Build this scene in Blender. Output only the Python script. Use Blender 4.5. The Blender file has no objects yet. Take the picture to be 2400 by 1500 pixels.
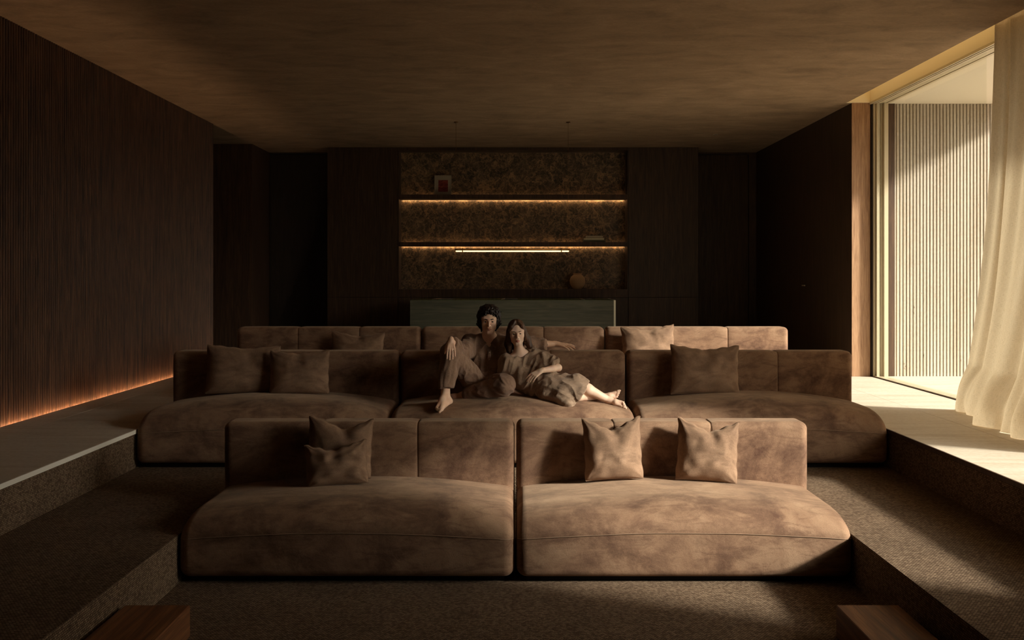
import bpy, math, random
import numpy as np
from mathutils import Vector, Matrix, noise as mnoise

scene = bpy.context.scene
COL = scene.collection
random.seed(7)

# ------------------------------------------------------------------ camera, light, exposure
F_PX = 2250.0                      # focal length in pixels of a 2400 px wide frame
EYE = 1.905
cam_data = bpy.data.cameras.new('camera')
cam_data.sensor_width = 36.0
cam_data.lens = 36.0 * F_PX / 2400.0
cam_data.shift_x = -8.0 / 2400.0
cam_data.shift_y = -100.0 / 2400.0
cam_data.clip_start = 0.05
cam = bpy.data.objects.new('camera', cam_data)
cam.location = (0, 0, EYE)
cam.rotation_euler = (math.pi / 2, 0, 0)
COL.objects.link(cam)
scene.camera = cam

world = bpy.data.worlds.new('world')
scene.world = world
world.use_nodes = True
wn = world.node_tree
bg = wn.nodes['Background']
sky = wn.nodes.new('ShaderNodeTexSky')
sky.sky_type = 'NISHITA'
sky.sun_disc = False
sky.sun_elevation = math.atan2(0.515, math.hypot(1.0, 0.5))
sky.sun_rotation = math.atan2(1.0, -0.5)
sky.air_density = 1.0
sky.dust_density = 7.0
sky.ozone_density = 1.0
grey = wn.nodes.new('ShaderNodeRGBToBW')
tint = wn.nodes.new('ShaderNodeMix'); tint.data_type = 'RGBA'; tint.blend_type = 'MULTIPLY'
tint.inputs[0].default_value = 1.0
tint.inputs[7].default_value = (1.0, 0.93, 0.83, 1)
wn.links.new(sky.outputs[0], grey.inputs[0])
wn.links.new(grey.outputs[0], tint.inputs[6])
wn.links.new(tint.outputs[2], bg.inputs['Color'])
bg.inputs['Strength'].default_value = 0.24

sun_data = bpy.data.lights.new('sun', 'SUN')
sun_data.energy = 8.6
sun_data.angle = math.radians(5.0)
sun_data.color = (1.0, 0.945, 0.86)
sun = bpy.data.objects.new('sun', sun_data)
sun.rotation_euler = Vector((-1.0, 0.5, -0.515)).to_track_quat('-Z', 'Y').to_euler()
COL.objects.link(sun)

scene.view_settings.view_transform = 'Standard'
scene.view_settings.look = 'None'
scene.view_settings.gamma = 1.0
scene.view_settings.use_curve_mapping = False
scene.view_settings.exposure = 0.0

try:
    scene.cycles.max_bounces = 10
    scene.cycles.diffuse_bounces = 6
    scene.cycles.sample_clamp_indirect = 6.0
except Exception:
    pass

# ------------------------------------------------------------------ materials
def srgb(r, g, b):
    f = lambda c: (c / 255 / 12.92) if c / 255 <= 0.04045 else ((c / 255 + 0.055) / 1.055) ** 2.4
    return (f(r), f(g), f(b), 1)

class Mat:
    fixed = False          # fixed: texture laid out over the whole built-in surface
    def __init__(self, name, rough=0.6, spec=0.5):
        self.m = bpy.data.materials.new(name)
        self.m.use_nodes = True
        self.nt = self.m.node_tree
        self.b = self.nt.nodes['Principled BSDF']
        self.b.inputs['Roughness'].default_value = rough
        self.b.inputs['Specular IOR Level'].default_value = spec
    def n(self, t, **kw):
        nd = self.nt.nodes.new(t)
        for k, v in kw.items():
            if k in nd.inputs.keys():
                nd.inputs[k].default_value = v
            else:
                setattr(nd, k, v)
        return nd
    def l(self, a, b):
        self.nt.links.new(a, b)
    def coord(self, kind='Object', scale=(1, 1, 1)):
        tc = self.n('ShaderNodeTexCoord')
        mp = self.n('ShaderNodeMapping')
        mp.inputs['Scale'].default_value = scale
        if kind == 'Object' and self.fixed:
            ge = self.n('ShaderNodeNewGeometry')
            self.l(ge.outputs['Position'], mp.inputs['Vector'])
        else:
            self.l(tc.outputs[kind], mp.inputs['Vector'])
        return mp.outputs['Vector']
    def noise(self, vec, scale, detail=4, rough=0.5, dist=0.0):
        nd = self.n('ShaderNodeTexNoise')
        nd.inputs['Scale'].default_value = scale
        nd.inputs['Detail'].default_value = detail
        nd.inputs['Roughness'].default_value = rough
        nd.inputs['Distortion'].default_value = dist
        self.l(vec, nd.inputs['Vector'])
        return nd.outputs['Fac']
    def ramp(self, fac, stops):
        r = self.n('ShaderNodeValToRGB')
        cr = r.color_ramp
        while len(cr.elements) < len(stops):
            cr.elements.new(0.5)
        for e, (p, c) in zip(cr.elements, stops):
            e.position = p
            e.color = c if len(c) == 4 else (c[0], c[1], c[2], 1)
        self.l(fac, r.inputs['Fac'])
        return r.outputs['Color']
    def mix(self, fac, a, b, mode='MIX'):
        nd = self.n('ShaderNodeMix', data_type='RGBA', blend_type=mode)
        if isinstance(fac, (int, float)): nd.inputs[0].default_value = fac
        else: self.l(fac, nd.inputs[0])
        for i, x in ((6, a), (7, b)):
            if isinstance(x, tuple): nd.inputs[i].default_value = x
            else: self.l(x, nd.inputs[i])
        return nd.outputs[2]
    def bump(self, h, strength=0.3, dist=0.01, prev=None):
        nd = self.n('ShaderNodeBump')
        nd.inputs['Strength'].default_value = strength
        nd.inputs['Distance'].default_value = dist
        self.l(h, nd.inputs['Height'])
        if prev is not None: self.l(prev, nd.inputs['Normal'])
        self.l(nd.outputs['Normal'], self.b.inputs['Normal'])
        return nd.outputs['Normal']
    def color(self, c):
        if isinstance(c, tuple): self.b.inputs['Base Color'].default_value = c
        else: self.l(c, self.b.inputs['Base Color'])

def mat_plain(name, c, rough=0.5, metal=0.0):
    M = Mat(name, rough); M.color(c); M.b.inputs['Metallic'].default_value = metal
    v = M.coord('Object'); M.bump(M.noise(v, 60, 3), 0.05, 0.001)
    return M.m

def mat_velvet(name, dark, mid, light):
    M = Mat(name, 0.85, 0.2)
    v = M.coord('Object', (1, 1, 1.1))
    a = M.noise(v, 2.4, 10, 0.66, 0.45)
    c = M.ramp(a, [(0.34, dark), (0.5, mid), (0.66, light)])
    tc = M.n('ShaderNodeTexCoord')
    mp = M.n('ShaderNodeMapping')
    mp.inputs['Rotation'].default_value = (0.3, 0.75, 0.5)
    mp.inputs['Scale'].default_value = (0.45, 1.3, 1.5)
    M.l(tc.outputs['Object'], mp.inputs['Vector'])
    s = M.noise(mp.outputs[0], 6.5, 8, 0.7, 0.8)
    c = M.mix(M.ramp(s, [(0.47, (0, 0, 0)), (0.64, (0.62, 0.62, 0.62))]), c, dark)
    f = M.noise(M.coord('Object', (1, 1, 1)), 230, 2, 0.6)
    c = M.mix(0.35, c, M.ramp(f, [(0.3, (0.35, 0.35, 0.35)), (0.7, (0.9, 0.9, 0.9))]), 'OVERLAY')
    M.color(c)
    M.b.inputs['Sheen Weight'].default_value = 0.3
    M.b.inputs['Sheen Roughness'].default_value = 0.45
    M.b.inputs['Sheen Tint'].default_value = srgb(210, 184, 156)
    nb = M.bump(M.noise(M.coord('Object'), 14, 5, 0.6, 1.0), 0.12, 0.02)
    M.bump(f, 0.25, 0.002, nb)
    return M.m

def mat_wood(name, c1, c2, c3, axis='z', rough=0.5, scale=1.0, bump=0.35):
    M = Mat(name, rough, 0.35)
    sc = {'z': (9, 9, 0.55), 'x': (0.5, 9, 9), 'y': (9, 0.5, 9)}[axis]
    v = M.coord('Object', sc)
    a = M.noise(v, 2.2 * scale, 8, 0.6, 1.6)
    sc2 = {'z': (1, 1, 0.03), 'x': (0.03, 1, 1), 'y': (1, 0.03, 1)}[axis]
    g = M.noise(M.coord('Object', sc2), 190 * scale, 3, 0.6, 0.2)
    c = M.ramp(a, [(0.3, c1), (0.52, c2), (0.72, c3)])
    c = M.mix(M.ramp(g, [(0.45, (0, 0, 0)), (0.7, (0.6, 0.6, 0.6))]), c, c1)
    M.color(c)
    M.bump(g, bump, 0.002)
    return M.m

def mat_travertine(name, tint=1.0, vert=False):
    M = Mat(name, 0.55, 0.3)
    sc = (1.2, 1.2, 0.12) if vert else (0.28, 2.6, 2.6)
    v = M.coord('Object', sc)
    a = M.noise(v, 3.0, 8, 0.6, 0.8)
    t = tint
    C = lambda r, g, b: srgb(r * t, g * t, b * t)
    c = M.ramp(a, [(0.3, C(200, 184, 162)), (0.5, C(214, 202, 184)), (0.7, C(224, 214, 199))])
    fl = M.noise(M.coord('Object', (1, 1, 1)), 30, 4, 0.6)
    c = M.mix(0.2, c, M.ramp(fl, [(0.3, C(180, 150, 110)), (0.7, C(245, 235, 215))]))
    p = M.noise(M.coord('Object', (6, 6, 1.6) if vert else (5, 26, 26)), 4.0, 5, 0.65, 0.5)
    pits = M.ramp(p, [(0.66, (0, 0, 0)), (0.71, (1, 1, 1))])
    c = M.mix(pits, c, C(122, 92, 55))
    M.color(c)
    M.bump(pits, -0.4, 0.004) if False else M.bump(p, 0.1, 0.003)
    return M.m

def mat_carpet():
    M = Mat('woven_carpet', 0.95, 0.1)
    tc = M.n('ShaderNodeTexCoord')
    warp = M.n('ShaderNodeTexNoise'); warp.inputs['Scale'].default_value = 45
    M.l(tc.outputs['UV'], warp.inputs['Vector'])
    ad = M.n('ShaderNodeVectorMath', operation='MULTIPLY_ADD')
    M.l(warp.outputs['Color'], ad.inputs[0]); ad.inputs[1].default_value = (0.007, 0.006, 0); M.l(tc.outputs['UV'], ad.inputs[2])
    br = M.n('ShaderNodeTexBrick')
    M.l(ad.outputs[0], br.inputs['Vector'])
    br.inputs['Scale'].default_value = 1.0
    br.inputs['Brick Width'].default_value = 0.017
    br.inputs['Row Height'].default_value = 0.0115
    br.inputs['Mortar Size'].default_value = 0.0021
    br.inputs['Mortar Smooth'].default_value = 1.0
    br.inputs['Bias'].default_value = 0.0
    br.inputs['Color1'].default_value = srgb(150, 127, 104)
    br.inputs['Color2'].default_value = srgb(104, 84, 67)
    br.inputs['Mortar'].default_value = srgb(46, 36, 28)
    v = M.coord('UV')
    big = M.noise(v, 2.0, 3)
    c = M.mix(0.3, br.outputs['Color'], M.ramp(big, [(0.3, (0.3, 0.3, 0.3)), (0.7, (0.7, 0.7, 0.7))]), 'OVERLAY')
    fine = M.noise(v, 400, 2)
    c = M.mix(0.4, c, M.ramp(fine, [(0.25, (0.2, 0.2, 0.2)), (0.75, (0.85, 0.85, 0.85))]), 'OVERLAY')
    M.color(c)
    inv = M.n('ShaderNodeMath', operation='SUBTRACT'); inv.inputs[0].default_value = 1.0
    M.l(br.outputs['Fac'], inv.inputs[1])
    nb = M.bump(inv.outputs[0], 0.8, 0.005)
    M.bump(fine, 0.3, 0.002, nb)
    return M.m

def mat_ceiling():
    M = Mat('brown_plaster_ceiling', 0.9, 0.1)
    v = M.coord('Object', (1.0, 1.8, 1))
    a = M.noise(v, 2.0, 10, 0.66, 0.5)
    c = M.ramp(a, [(0.3, srgb(122, 101, 80)), (0.5, srgb(140, 117, 93)), (0.7, srgb(156, 131, 105))])
    fine = M.noise(M.coord('Object', (1, 3, 1)), 34, 5, 0.6)
    c = M.mix(0.3, c, M.ramp(fine, [(0.3, (0.3, 0.3, 0.3)), (0.7, (0.7, 0.7, 0.7))]), 'OVERLAY')
    M.color(c)
    M.bump(M.noise(v, 9, 8, 0.65, 0.4), 0.35, 0.02)
    return M.m

def mat_emperador():
    M = Mat('dark_veined_marble', 0.35, 0.4)
    v = M.coord('Object', (1, 1, 1))
    w = M.n('ShaderNodeTexNoise'); w.inputs['Scale'].default_value = 3.4; w.inputs['Detail'].default_value = 10; w.inputs['Roughness'].default_value = 0.7
    M.l(v, w.inputs['Vector'])
    def veins(scale, amp, seed):
        off = M.n('ShaderNodeVectorMath', operation='MULTIPLY_ADD')
        M.l(w.outputs['Color'], off.inputs[0]); off.inputs[1].default_value = (amp, amp, amp)
        sh = M.n('ShaderNodeVectorMath', operation='ADD'); M.l(v, sh.inputs[0]); sh.inputs[1].default_value = (seed, seed * 2, seed)
        M.l(sh.outputs[0], off.inputs[2])
        nz = M.n('ShaderNodeTexNoise'); nz.inputs['Scale'].default_value = scale; nz.inputs['Detail'].default_value = 5
        M.l(off.outputs[0], nz.inputs['Vector'])
        d = M.n('ShaderNodeMath', operation='SUBTRACT'); M.l(nz.outputs['Fac'], d.inputs[0]); d.inputs[1].default_value = 0.5
        a = M.n('ShaderNodeMath', operation='ABSOLUTE'); M.l(d.outputs[0], a.inputs[0])
        return a.outputs[0]
    base = M.ramp(M.noise(v, 2.6, 8, 0.65, 1.0), [(0.3, srgb(46, 39, 31)), (0.5, srgb(72, 60, 47)), (0.72, srgb(110, 91, 70))])
    c = M.mix(M.ramp(veins(3.0, 0.5, 1.0), [(0.0, (0.6, 0.6, 0.6)), (0.018, (0, 0, 0))]), base, srgb(190, 150, 106))
    c = M.mix(M.ramp(veins(7.0, 0.4, 5.0), [(0.0, (0.45, 0.45, 0.45)), (0.03, (0, 0, 0))]), c, srgb(196, 160, 118))
    c = M.mix(M.ramp(veins(15.0, 0.3, 9.0), [(0.0, (0.35, 0.35, 0.35)), (0.05, (0, 0, 0))]), c, srgb(170, 140, 106))
    M.color(c)
    return M.m

def mat_emit(name, col, strength):
    M = Mat(name, 0.5)
    M.color((0.8, 0.7, 0.5, 1))
    M.b.inputs['Emission Color'].default_value = col
    M.b.inputs['Emission Strength'].default_value = strength
    return M.m

def mat_glass():
    M = Mat('window_glass', 0.0)
    nt = M.nt
    out = nt.nodes['Material Output']
    tr = M.n('ShaderNodeBsdfTransparent'); tr.inputs['Color'].default_value = (0.97, 0.98, 0.96, 1)
    gl = M.n('ShaderNodeBsdfGlossy'); gl.inputs['Roughness'].default_value = 0.0
    lw = M.n('ShaderNodeLayerWeight'); lw.inputs['Blend'].default_value = 0.5
    pw = M.n('ShaderNodeMath', operation='POWER'); pw.inputs[1].default_value = 5.0
    M.l(lw.outputs['Facing'], pw.inputs[0])
    fr = M.n('ShaderNodeMath', operation='MULTIPLY_ADD'); fr.inputs[1].default_value = 0.45; fr.inputs[2].default_value = 0.02
    M.l(pw.outputs[0], fr.inputs[0])
    mx = M.n('ShaderNodeMixShader')
    M.l(fr.outputs[0], mx.inputs[0]); M.l(tr.outputs[0], mx.inputs[1]); M.l(gl.outputs[0], mx.inputs[2])
    M.l(mx.outputs[0], out.inputs['Surface'])
    return M.m

def mat_curtain():
    M = Mat('sheer_linen', 0.8, 0.1)
    nt = M.nt
    out = nt.nodes['Material Output']
    tc = M.n('ShaderNodeTexCoord')
    mp = M.n('ShaderNodeMapping'); mp.inputs['Scale'].default_value = (1, 1, 1)
    M.l(tc.outputs['UV'], mp.inputs['Vector'])
    mp2 = M.n('ShaderNodeMapping'); mp2.inputs['Scale'].default_value = (30, 700, 1); M.l(tc.outputs['UV'], mp2.inputs['Vector'])
    mp3 = M.n('ShaderNodeMapping'); mp3.inputs['Scale'].default_value = (700, 22, 1); M.l(tc.outputs['UV'], mp3.inputs['Vector'])
    n1 = M.noise(mp2.outputs[0], 1.0, 2); n2 = M.noise(mp3.outputs[0], 1.0, 2)
    mul = M.n('ShaderNodeMath', operation='ADD'); M.l(n1, mul.inputs[0]); M.l(n2, mul.inputs[1])
    col = M.ramp(mul.outputs[0], [(0.7, srgb(176, 156, 126)), (1.0, srgb(208, 190, 160))])
    df = M.n('ShaderNodeBsdfDiffuse'); M.l(col, df.inputs['Color'])
    tl = M.n('ShaderNodeBsdfTranslucent'); M.l(col, tl.inputs['Color'])
    tr = M.n('ShaderNodeBsdfTransparent'); tr.inputs['Color'].default_value = (1, 0.95, 0.85, 1)
    m1 = M.n('ShaderNodeMixShader'); m1.inputs[0].default_value = 0.26
    M.l(df.outputs[0], m1.inputs[1]); M.l(tl.outputs[0], m1.inputs[2])
    m2 = M.n('ShaderNodeMixShader')
    tf = M.ramp(mul.outputs[0], [(0.75, (0.07, 0.07, 0.07)), (1.15, (0.01, 0.01, 0.01))])
    M.l(tf, m2.inputs[0]); M.l(m1.outputs[0], m2.inputs[1]); M.l(tr.outputs[0], m2.inputs[2])
    M.l(m2.outputs[0], out.inputs['Surface'])
    bp = M.n('ShaderNodeBump'); bp.inputs['Strength'].default_value = 0.25; bp.inputs['Distance'].default_value = 0.002
    M.l(mul.outputs[0], bp.inputs['Height'])
    M.l(bp.outputs[0], df.inputs['Normal']); M.l(bp.outputs[0], tl.inputs['Normal'])
    return M.m

VELVET = mat_velvet('brown_velvet', srgb(84, 59, 46), srgb(133, 103, 81), srgb(153, 123, 98))
CUSHION = mat_velvet('taupe_velvet', srgb(104, 80, 63), srgb(134, 106, 84), srgb(150, 121, 98))
Mat.fixed = True
SLATWOOD = mat_wood('smoked_oak_slats', srgb(50, 32, 22), srgb(92, 62, 43), srgb(122, 86, 60))
DARKWOOD = mat_wood('smoked_oak_panel', srgb(46, 32, 22), srgb(68, 49, 34), srgb(84, 62, 44))
PASSWOOD = mat_wood('smoked_oak_brown', srgb(52, 36, 25), srgb(74, 52, 37), srgb(92, 66, 48))
JAMBWOOD = mat_wood('oak_jamb', srgb(134, 98, 70), srgb(166, 128, 96), srgb(188, 150, 114), scale=1.6)
GREENWOOD = mat_wood('green_grey_oak', srgb(56, 56, 46), srgb(76, 75, 61), srgb(92, 90, 74), axis='x')
BLOCKWOOD = mat_wood('reclaimed_timber', srgb(78, 48, 30), srgb(124, 80, 50), srgb(160, 110, 70), axis='y', scale=0.6)
BLACKDOOR = mat_wood('near_black_oak', srgb(22, 17, 13), srgb(34, 26, 19), srgb(44, 34, 25))
BACKING = mat_plain('slat_backing', srgb(30, 20, 13), 0.8)
TRAV = mat_travertine('travertine_floor')
TRAVW = mat_travertine('travertine_fluted', 0.86, True)
NOSING = mat_plain('pale_stone_nosing', srgb(244, 238, 224), 0.6)
CARPET = mat_carpet()
CEIL = mat_ceiling()
SOFFIT = mat_plain('cream_soffit', srgb(228, 218, 198), 0.9)
COVEM = mat_plain('cove_plaster', srgb(236, 220, 180), 0.85)
MARBLE = mat_emperador()
LED = mat_emit('warm_led', (1.0, 0.66, 0.40, 1), 120.0)
LEDSHELF = mat_emit('shelf_led', (1.0, 0.66, 0.36, 1), 30.0)
TUBE = mat_emit('lamp_tube_glow', (1.0, 0.72, 0.34, 1), 2.2)
Mat.fixed = False
COVELED = mat_emit('cove_led', (1.0, 0.80, 0.50, 1), 7.0)
BRASS = mat_plain('bronze_metal', srgb(120, 84, 44), 0.35, 0.9)
FRAMEM = mat_plain('champagne_aluminium', srgb(204, 190, 160), 0.4, 0.2)
RUBBER = mat_plain('dark_gasket', srgb(40, 30, 22), 0.7)
BLACK = mat_plain('black_base', srgb(12, 10, 9), 0.8)
GLASS = mat_glass()
SHEER = mat_curtain()

# ------------------------------------------------------------------ mesh helpers
class MB:
    def __init__(self): self.v = []; self.f = []
    def add(self, vs, fs):
        o = len(self.v)
        self.v += [tuple(p) for p in vs]
        self.f += [tuple(i + o for i in f) for f in fs]
        return self
    def box(self, x0, x1, y0, y1, z0, z1, bev=0.0):
        if bev <= 0:
            vs = [(x, y, z) for z in (z0, z1) for y in (y0, y1) for x in (x0, x1)]
            return self.add(vs, [(0, 2, 3, 1), (4, 5, 7, 6), (0, 1, 5, 4), (2, 6, 7, 3), (0, 4, 6, 2), (1, 3, 7, 5)])
        b = bev
        vs = []
        for z in (z0, z1):
            for y in (y0, y1):
                for x in (x0, x1):
                    sx = b if x == x0 else -b; sy = b if y == y0 else -b; sz = b if z == z0 else -b
                    vs += [(x, y + sy, z + sz), (x + sx, y, z + sz), (x + sx, y + sy, z)]
        I = lambda ix, iy, iz, k: ((iz * 2 + iy) * 2 + ix) * 3 + k
        fs = []
        fs.append((I(0,0,0,0), I(0,0,1,0), I(0,1,1,0), I(0,1,0,0)))
        fs.append((I(1,0,0,0), I(1,1,0,0), I(1,1,1,0), I(1,0,1,0)))
        fs.append((I(0,0,0,1), I(1,0,0,1), I(1,0,1,1), I(0,0,1,1)))
        fs.append((I(0,1,0,1), I(0,1,1,1), I(1,1,1,1), I(1,1,0,1)))
        fs.append((I(0,0,0,2), I(0,1,0,2), I(1,1,0,2), I(1,0,0,2)))
        fs.append((I(0,0,1,2), I(1,0,1,2), I(1,1,1,2), I(0,1,1,2)))
        # edges
        for iy in (0, 1):
            for iz in (0, 1):
                fs.append((I(0,iy,iz,1), I(1,iy,iz,1), I(1,iy,iz,2), I(0,iy,iz,2)))
        for ix in (0, 1):
            for iz in (0, 1):
                fs.append((I(ix,0,iz,0), I(ix,1,iz,0), I(ix,1,iz,2), I(ix,0,iz,2)))
        for ix in (0, 1):
            for iy in (0, 1):
                fs.append((I(ix,iy,0,0), I(ix,iy,1,0), I(ix,iy,1,1), I(ix,iy,0,1)))
        for ix in (0, 1):
            for iy in (0, 1):
                for iz in (0, 1):
                    fs.append((I(ix,iy,iz,0), I(ix,iy,iz,1), I(ix,iy,iz,2)))
        return self.add(vs, fs)
    def tube(self, pts, r, n=8, cap=True):
        pts = [Vector(p) for p in pts]
        rs = r if isinstance(r, (list, tuple)) else [r] * len(pts)
        rings = []
        up = Vector((0, 0, 1))
        for i, p in enumerate(pts):
            t = (pts[min(i + 1, len(pts) - 1)] - pts[max(i - 1, 0)])
            if t.length < 1e-9: t = Vector((0, 0, 1))
            t.normalize()
            a = up if abs(t.dot(up)) < 0.95 else Vector((1, 0, 0))
            u = t.cross(a).normalized(); w = t.cross(u).normalized()
            rings.append([p + (u * math.cos(2 * math.pi * k / n) + w * math.sin(2 * math.pi * k / n)) * rs[i] for k in range(n)])
        vs = [q for rg in rings for q in rg]
        fs = []
        for i in range(len(rings) - 1):
            for k in range(n):
                a = i * n + k; b = i * n + (k + 1) % n
                fs.append((a, b, b + n, a + n))
        if cap:
            fs.append(tuple(range(n))[::-1]); fs.append(tuple((len(rings) - 1) * n + k for k in range(n)))
        return self.add(vs, fs)
    def lathe(self, prof, n=40, c=(0, 0)):
        vs = []; fs = []
        for (r, z) in prof:
            for k in range(n):
                a = 2 * math.pi * k / n
                vs.append((c[0] + r * math.cos(a), c[1] + r * math.sin(a), z))
        for i in range(len(prof) - 1):
            for k in range(n):
                a = i * n + k; b = i * n + (k + 1) % n
                fs.append((a, b, b + n, a + n))
        return self.add(vs, fs)
    def mesh(self, name, smooth=False, uv=False):
        me = bpy.data.meshes.new(name)
        me.from_pydata(self.v, [], self.f)
        me.validate()
        import bmesh
        bm = bmesh.new(); bm.from_mesh(me)
        bmesh.ops.recalc_face_normals(bm, faces=bm.faces)
        bm.to_mesh(me); bm.free()
        if smooth: me.polygons.foreach_set('use_smooth', [True] * len(me.polygons))
        if uv:
            ul = me.uv_layers.new(name='UVMap')
            for p in me.polygons:
                nx, ny, nz = abs(p.normal.x), abs(p.normal.y), abs(p.normal.z)
                for li in p.loop_indices:
                    co = me.vertices[me.loops[li].vertex_index].co
                    if nz >= nx and nz >= ny: ul.data[li].uv = (co.x, co.y)
                    elif nx >= ny: ul.data[li].uv = (co.y, co.z)
                    else: ul.data[li].uv = (co.x, co.z)
        me.update()
        return me

def obj(name, mb, mat, parent=None, smooth=False, uv=False, loc=None):
    me = mb if isinstance(mb, bpy.types.Mesh) else mb.mesh(name, smooth, uv)
    if mat is not None and not me.materials: me.materials.append(mat)
    o = bpy.data.objects.new(name, me)
    COL.objects.link(o)
    if parent is not None: o.parent = parent
    if loc is not None: o.location = loc
    return o

def box(name, x0, x1, y0, y1, z0, z1, mat, parent=None, bev=0.0, uv=False):
    """box whose own origin is its centre, placed relative to its parent's origin (parents of boxes sit at the world origin or pass local coords)"""
    cx, cy, cz = (x0 + x1) / 2, (y0 + y1) / 2, (z0 + z1) / 2
    mb = MB().box(x0 - cx, x1 - cx, y0 - cy, y1 - cy, z0 - cz, z1 - cz, bev)
    return obj(name, mb, mat, parent, False, uv, (cx, cy, cz))

def thing(name, label, cat, loc=(0, 0, 0), rz=0.0, group=None):
    o = bpy.data.objects.new(name, None)
    COL.objects.link(o)
    o.location = loc; o.rotation_euler = (0, 0, rz)
    o['label'] = label; o['category'] = cat
    if group: o['group'] = group
    return o

def tag(o, label, cat, group=None):
    o['label'] = label; o['category'] = cat
    if group: o['group'] = group
    return o

def structure(o, label=None, cat=None):
    o['kind'] = 'structure'
    if label: o['label'] = label
    if cat: o['category'] = cat
    return o

# ------------------------------------------------------------------ the room shell
Z0, Z1, ZP, ZC = 0.0, 0.30, 0.626, 4.155          # pit floor, carpet tier, stone platform, ceiling
XL, XR = -4.44, 4.60                              # slatted wall, window line
W2L, W2R = -3.20, 3.15                            # upper well
YF, YB = -1.6, 17.35

def carpet(name, *b, parent=None):
    mb = MB().box(*b)
    return obj(name, mb, CARPET, parent, uv=True)

floor = carpet('floor', -2.10, 2.10, YF, 8.0, -0.20, Z0)
structure(floor, 'dark brown woven carpet floor of the sunken seating pit, stepping up at both sides', 'floor')
carpet('carpet_tier', -3.20, -2.10, YF, 7.75, -0.2, Z1, parent=floor)
carpet('carpet_tier', 2.10, 3.15, YF, 7.75, -0.2, Z1, parent=floor)
carpet('carpet_tier', -3.20, 3.15, 7.75, 9.95, -0.2, Z1, parent=floor)
carpet('carpet_tier', -3.25, 3.20, 9.95, 11.5, -0.2, 0.41, parent=floor)
# risers of the platform
carpet('carpet_riser', -3.26, -3.20, YF, 11.5, 0.1, ZP - 0.03, parent=floor)
carpet('carpet_riser', 3.15, 3.21, YF, 11.5, 0.1, ZP - 0.03, parent=floor)
box('stone_bed', -8.0, -4.455, YF, YB + 0.3, 0.30, ZP - 0.03, TRAV, floor)
box('stone_bed', -4.400, -3.22, YF, YB + 0.3, 0.30, ZP - 0.03, TRAV, floor)
box('stone_bed', -4.455, -4.400, YF, YB + 0.3, 0.30, ZP - 0.066, TRAV, floor)
box('stone_bed', 3.20, 4.75, YF, YB + 0.3, 0.30, ZP - 0.03, TRAV, floor)
box('stone_bed', -3.22, 3.20, 11.5, YB + 0.3, 0.30, ZP - 0.03, TRAV, floor)
# travertine slabs: left platform with narrow border strip, right platform, the back
def slab_run(x0, x1, y0, y1, step, bev=0.0012, m=TRAV):
    y = y0
    while y < y1 - 0.05:
        ye = min(y + step, y1)
        box('stone_slab', x0 + 0.001, x1 - 0.001, y + 0.001, ye - 0.001, ZP - 0.03, ZP, m, floor, bev)
        y = ye
slab_run(-4.10, -3.195, YF, 11.5, 1.13)
slab_run(-4.400, -4.10, YF, 14.1, 1.9)
slab_run(3.145, 3.87, YF, 11.5, 1.25)
slab_run(3.87, 4.585, YF, 12.38, 1.25)
for xa, xb in ((-4.10, -2.7), (-2.7, -1.3), (-1.3, 0.1), (0.1, 1.5), (1.5, 2.9), (2.9, 3.87)):
    slab_run(xa, xb, 11.5, YB, 1.5)
slab_run(3.87, 4.34, 12.38, YB, 1.5)
for xa, xb in ((-6.9, -5.66), (-5.66, -4.425)):
    slab_run(xa, xb, 14.1, 16.2, 1.05)
# bright stone nosing of the left platform, right edge coloured brown for its shade
trim_1 = box('trim_1', -3.1955, -3.185, YF, 9.95, ZP - 0.034, ZP - 0.0005, NOSING)
structure(trim_1, 'pale stone nosing along the left platform edge', 'trim')
trim_2 = box('trim_2', 3.135, 3.1455, YF, 9.95, ZP - 0.034, ZP - 0.0005, PASSWOOD)
structure(trim_2, 'right platform edge strip, coloured dark brown for its shade', 'trim')

# ceiling
ceiling = obj('ceiling', MB().box(-8.0, 4.27, YF - 0.2, YB + 0.3, ZC, ZC + 0.03), CEIL)
structure(ceiling, 'brown brushed plaster ceiling over the whole room', 'ceiling')
box('ceiling_panel', 4.27, 4.75, 12.4, YB + 0.3, ZC, ZC + 0.14, CEIL, ceiling)
box('ceiling_panel', 4.27, 4.75, YF - 0.2, 3.7, ZC, ZC + 0.14, CEIL, ceiling)
# curtain cove above the window
cove = MB()
cove.box(4.565, 4.75, 3.7, 12.4, ZC + 0.005, 4.62)
cove.box(4.0, 4.75, 3.7, 12.4, 4.62, 4.70)
cove.box(4.0, 4.75, 12.4, 12.5, ZC + 0.03, 4.70)
cove.box(4.0, 4.75, 3.6, 3.7, ZC + 0.03, 4.70)
cove.box(3.95, 4.0, 3.6, 12.5, ZC + 0.03, 4.70)
covo = obj('trim_3', cove, COVEM)
structure(covo, 'cream lit curtain cove above the sliding window', 'trim')
box('end_plate', 4.271, 4.565, 12.35, 12.40, ZC + 0.001, 4.62, COVEM, covo)
box('light_strip', 4.17, 4.20, 3.9, 12.3, ZC + 0.032, ZC + 0.040, COVELED, covo)

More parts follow.
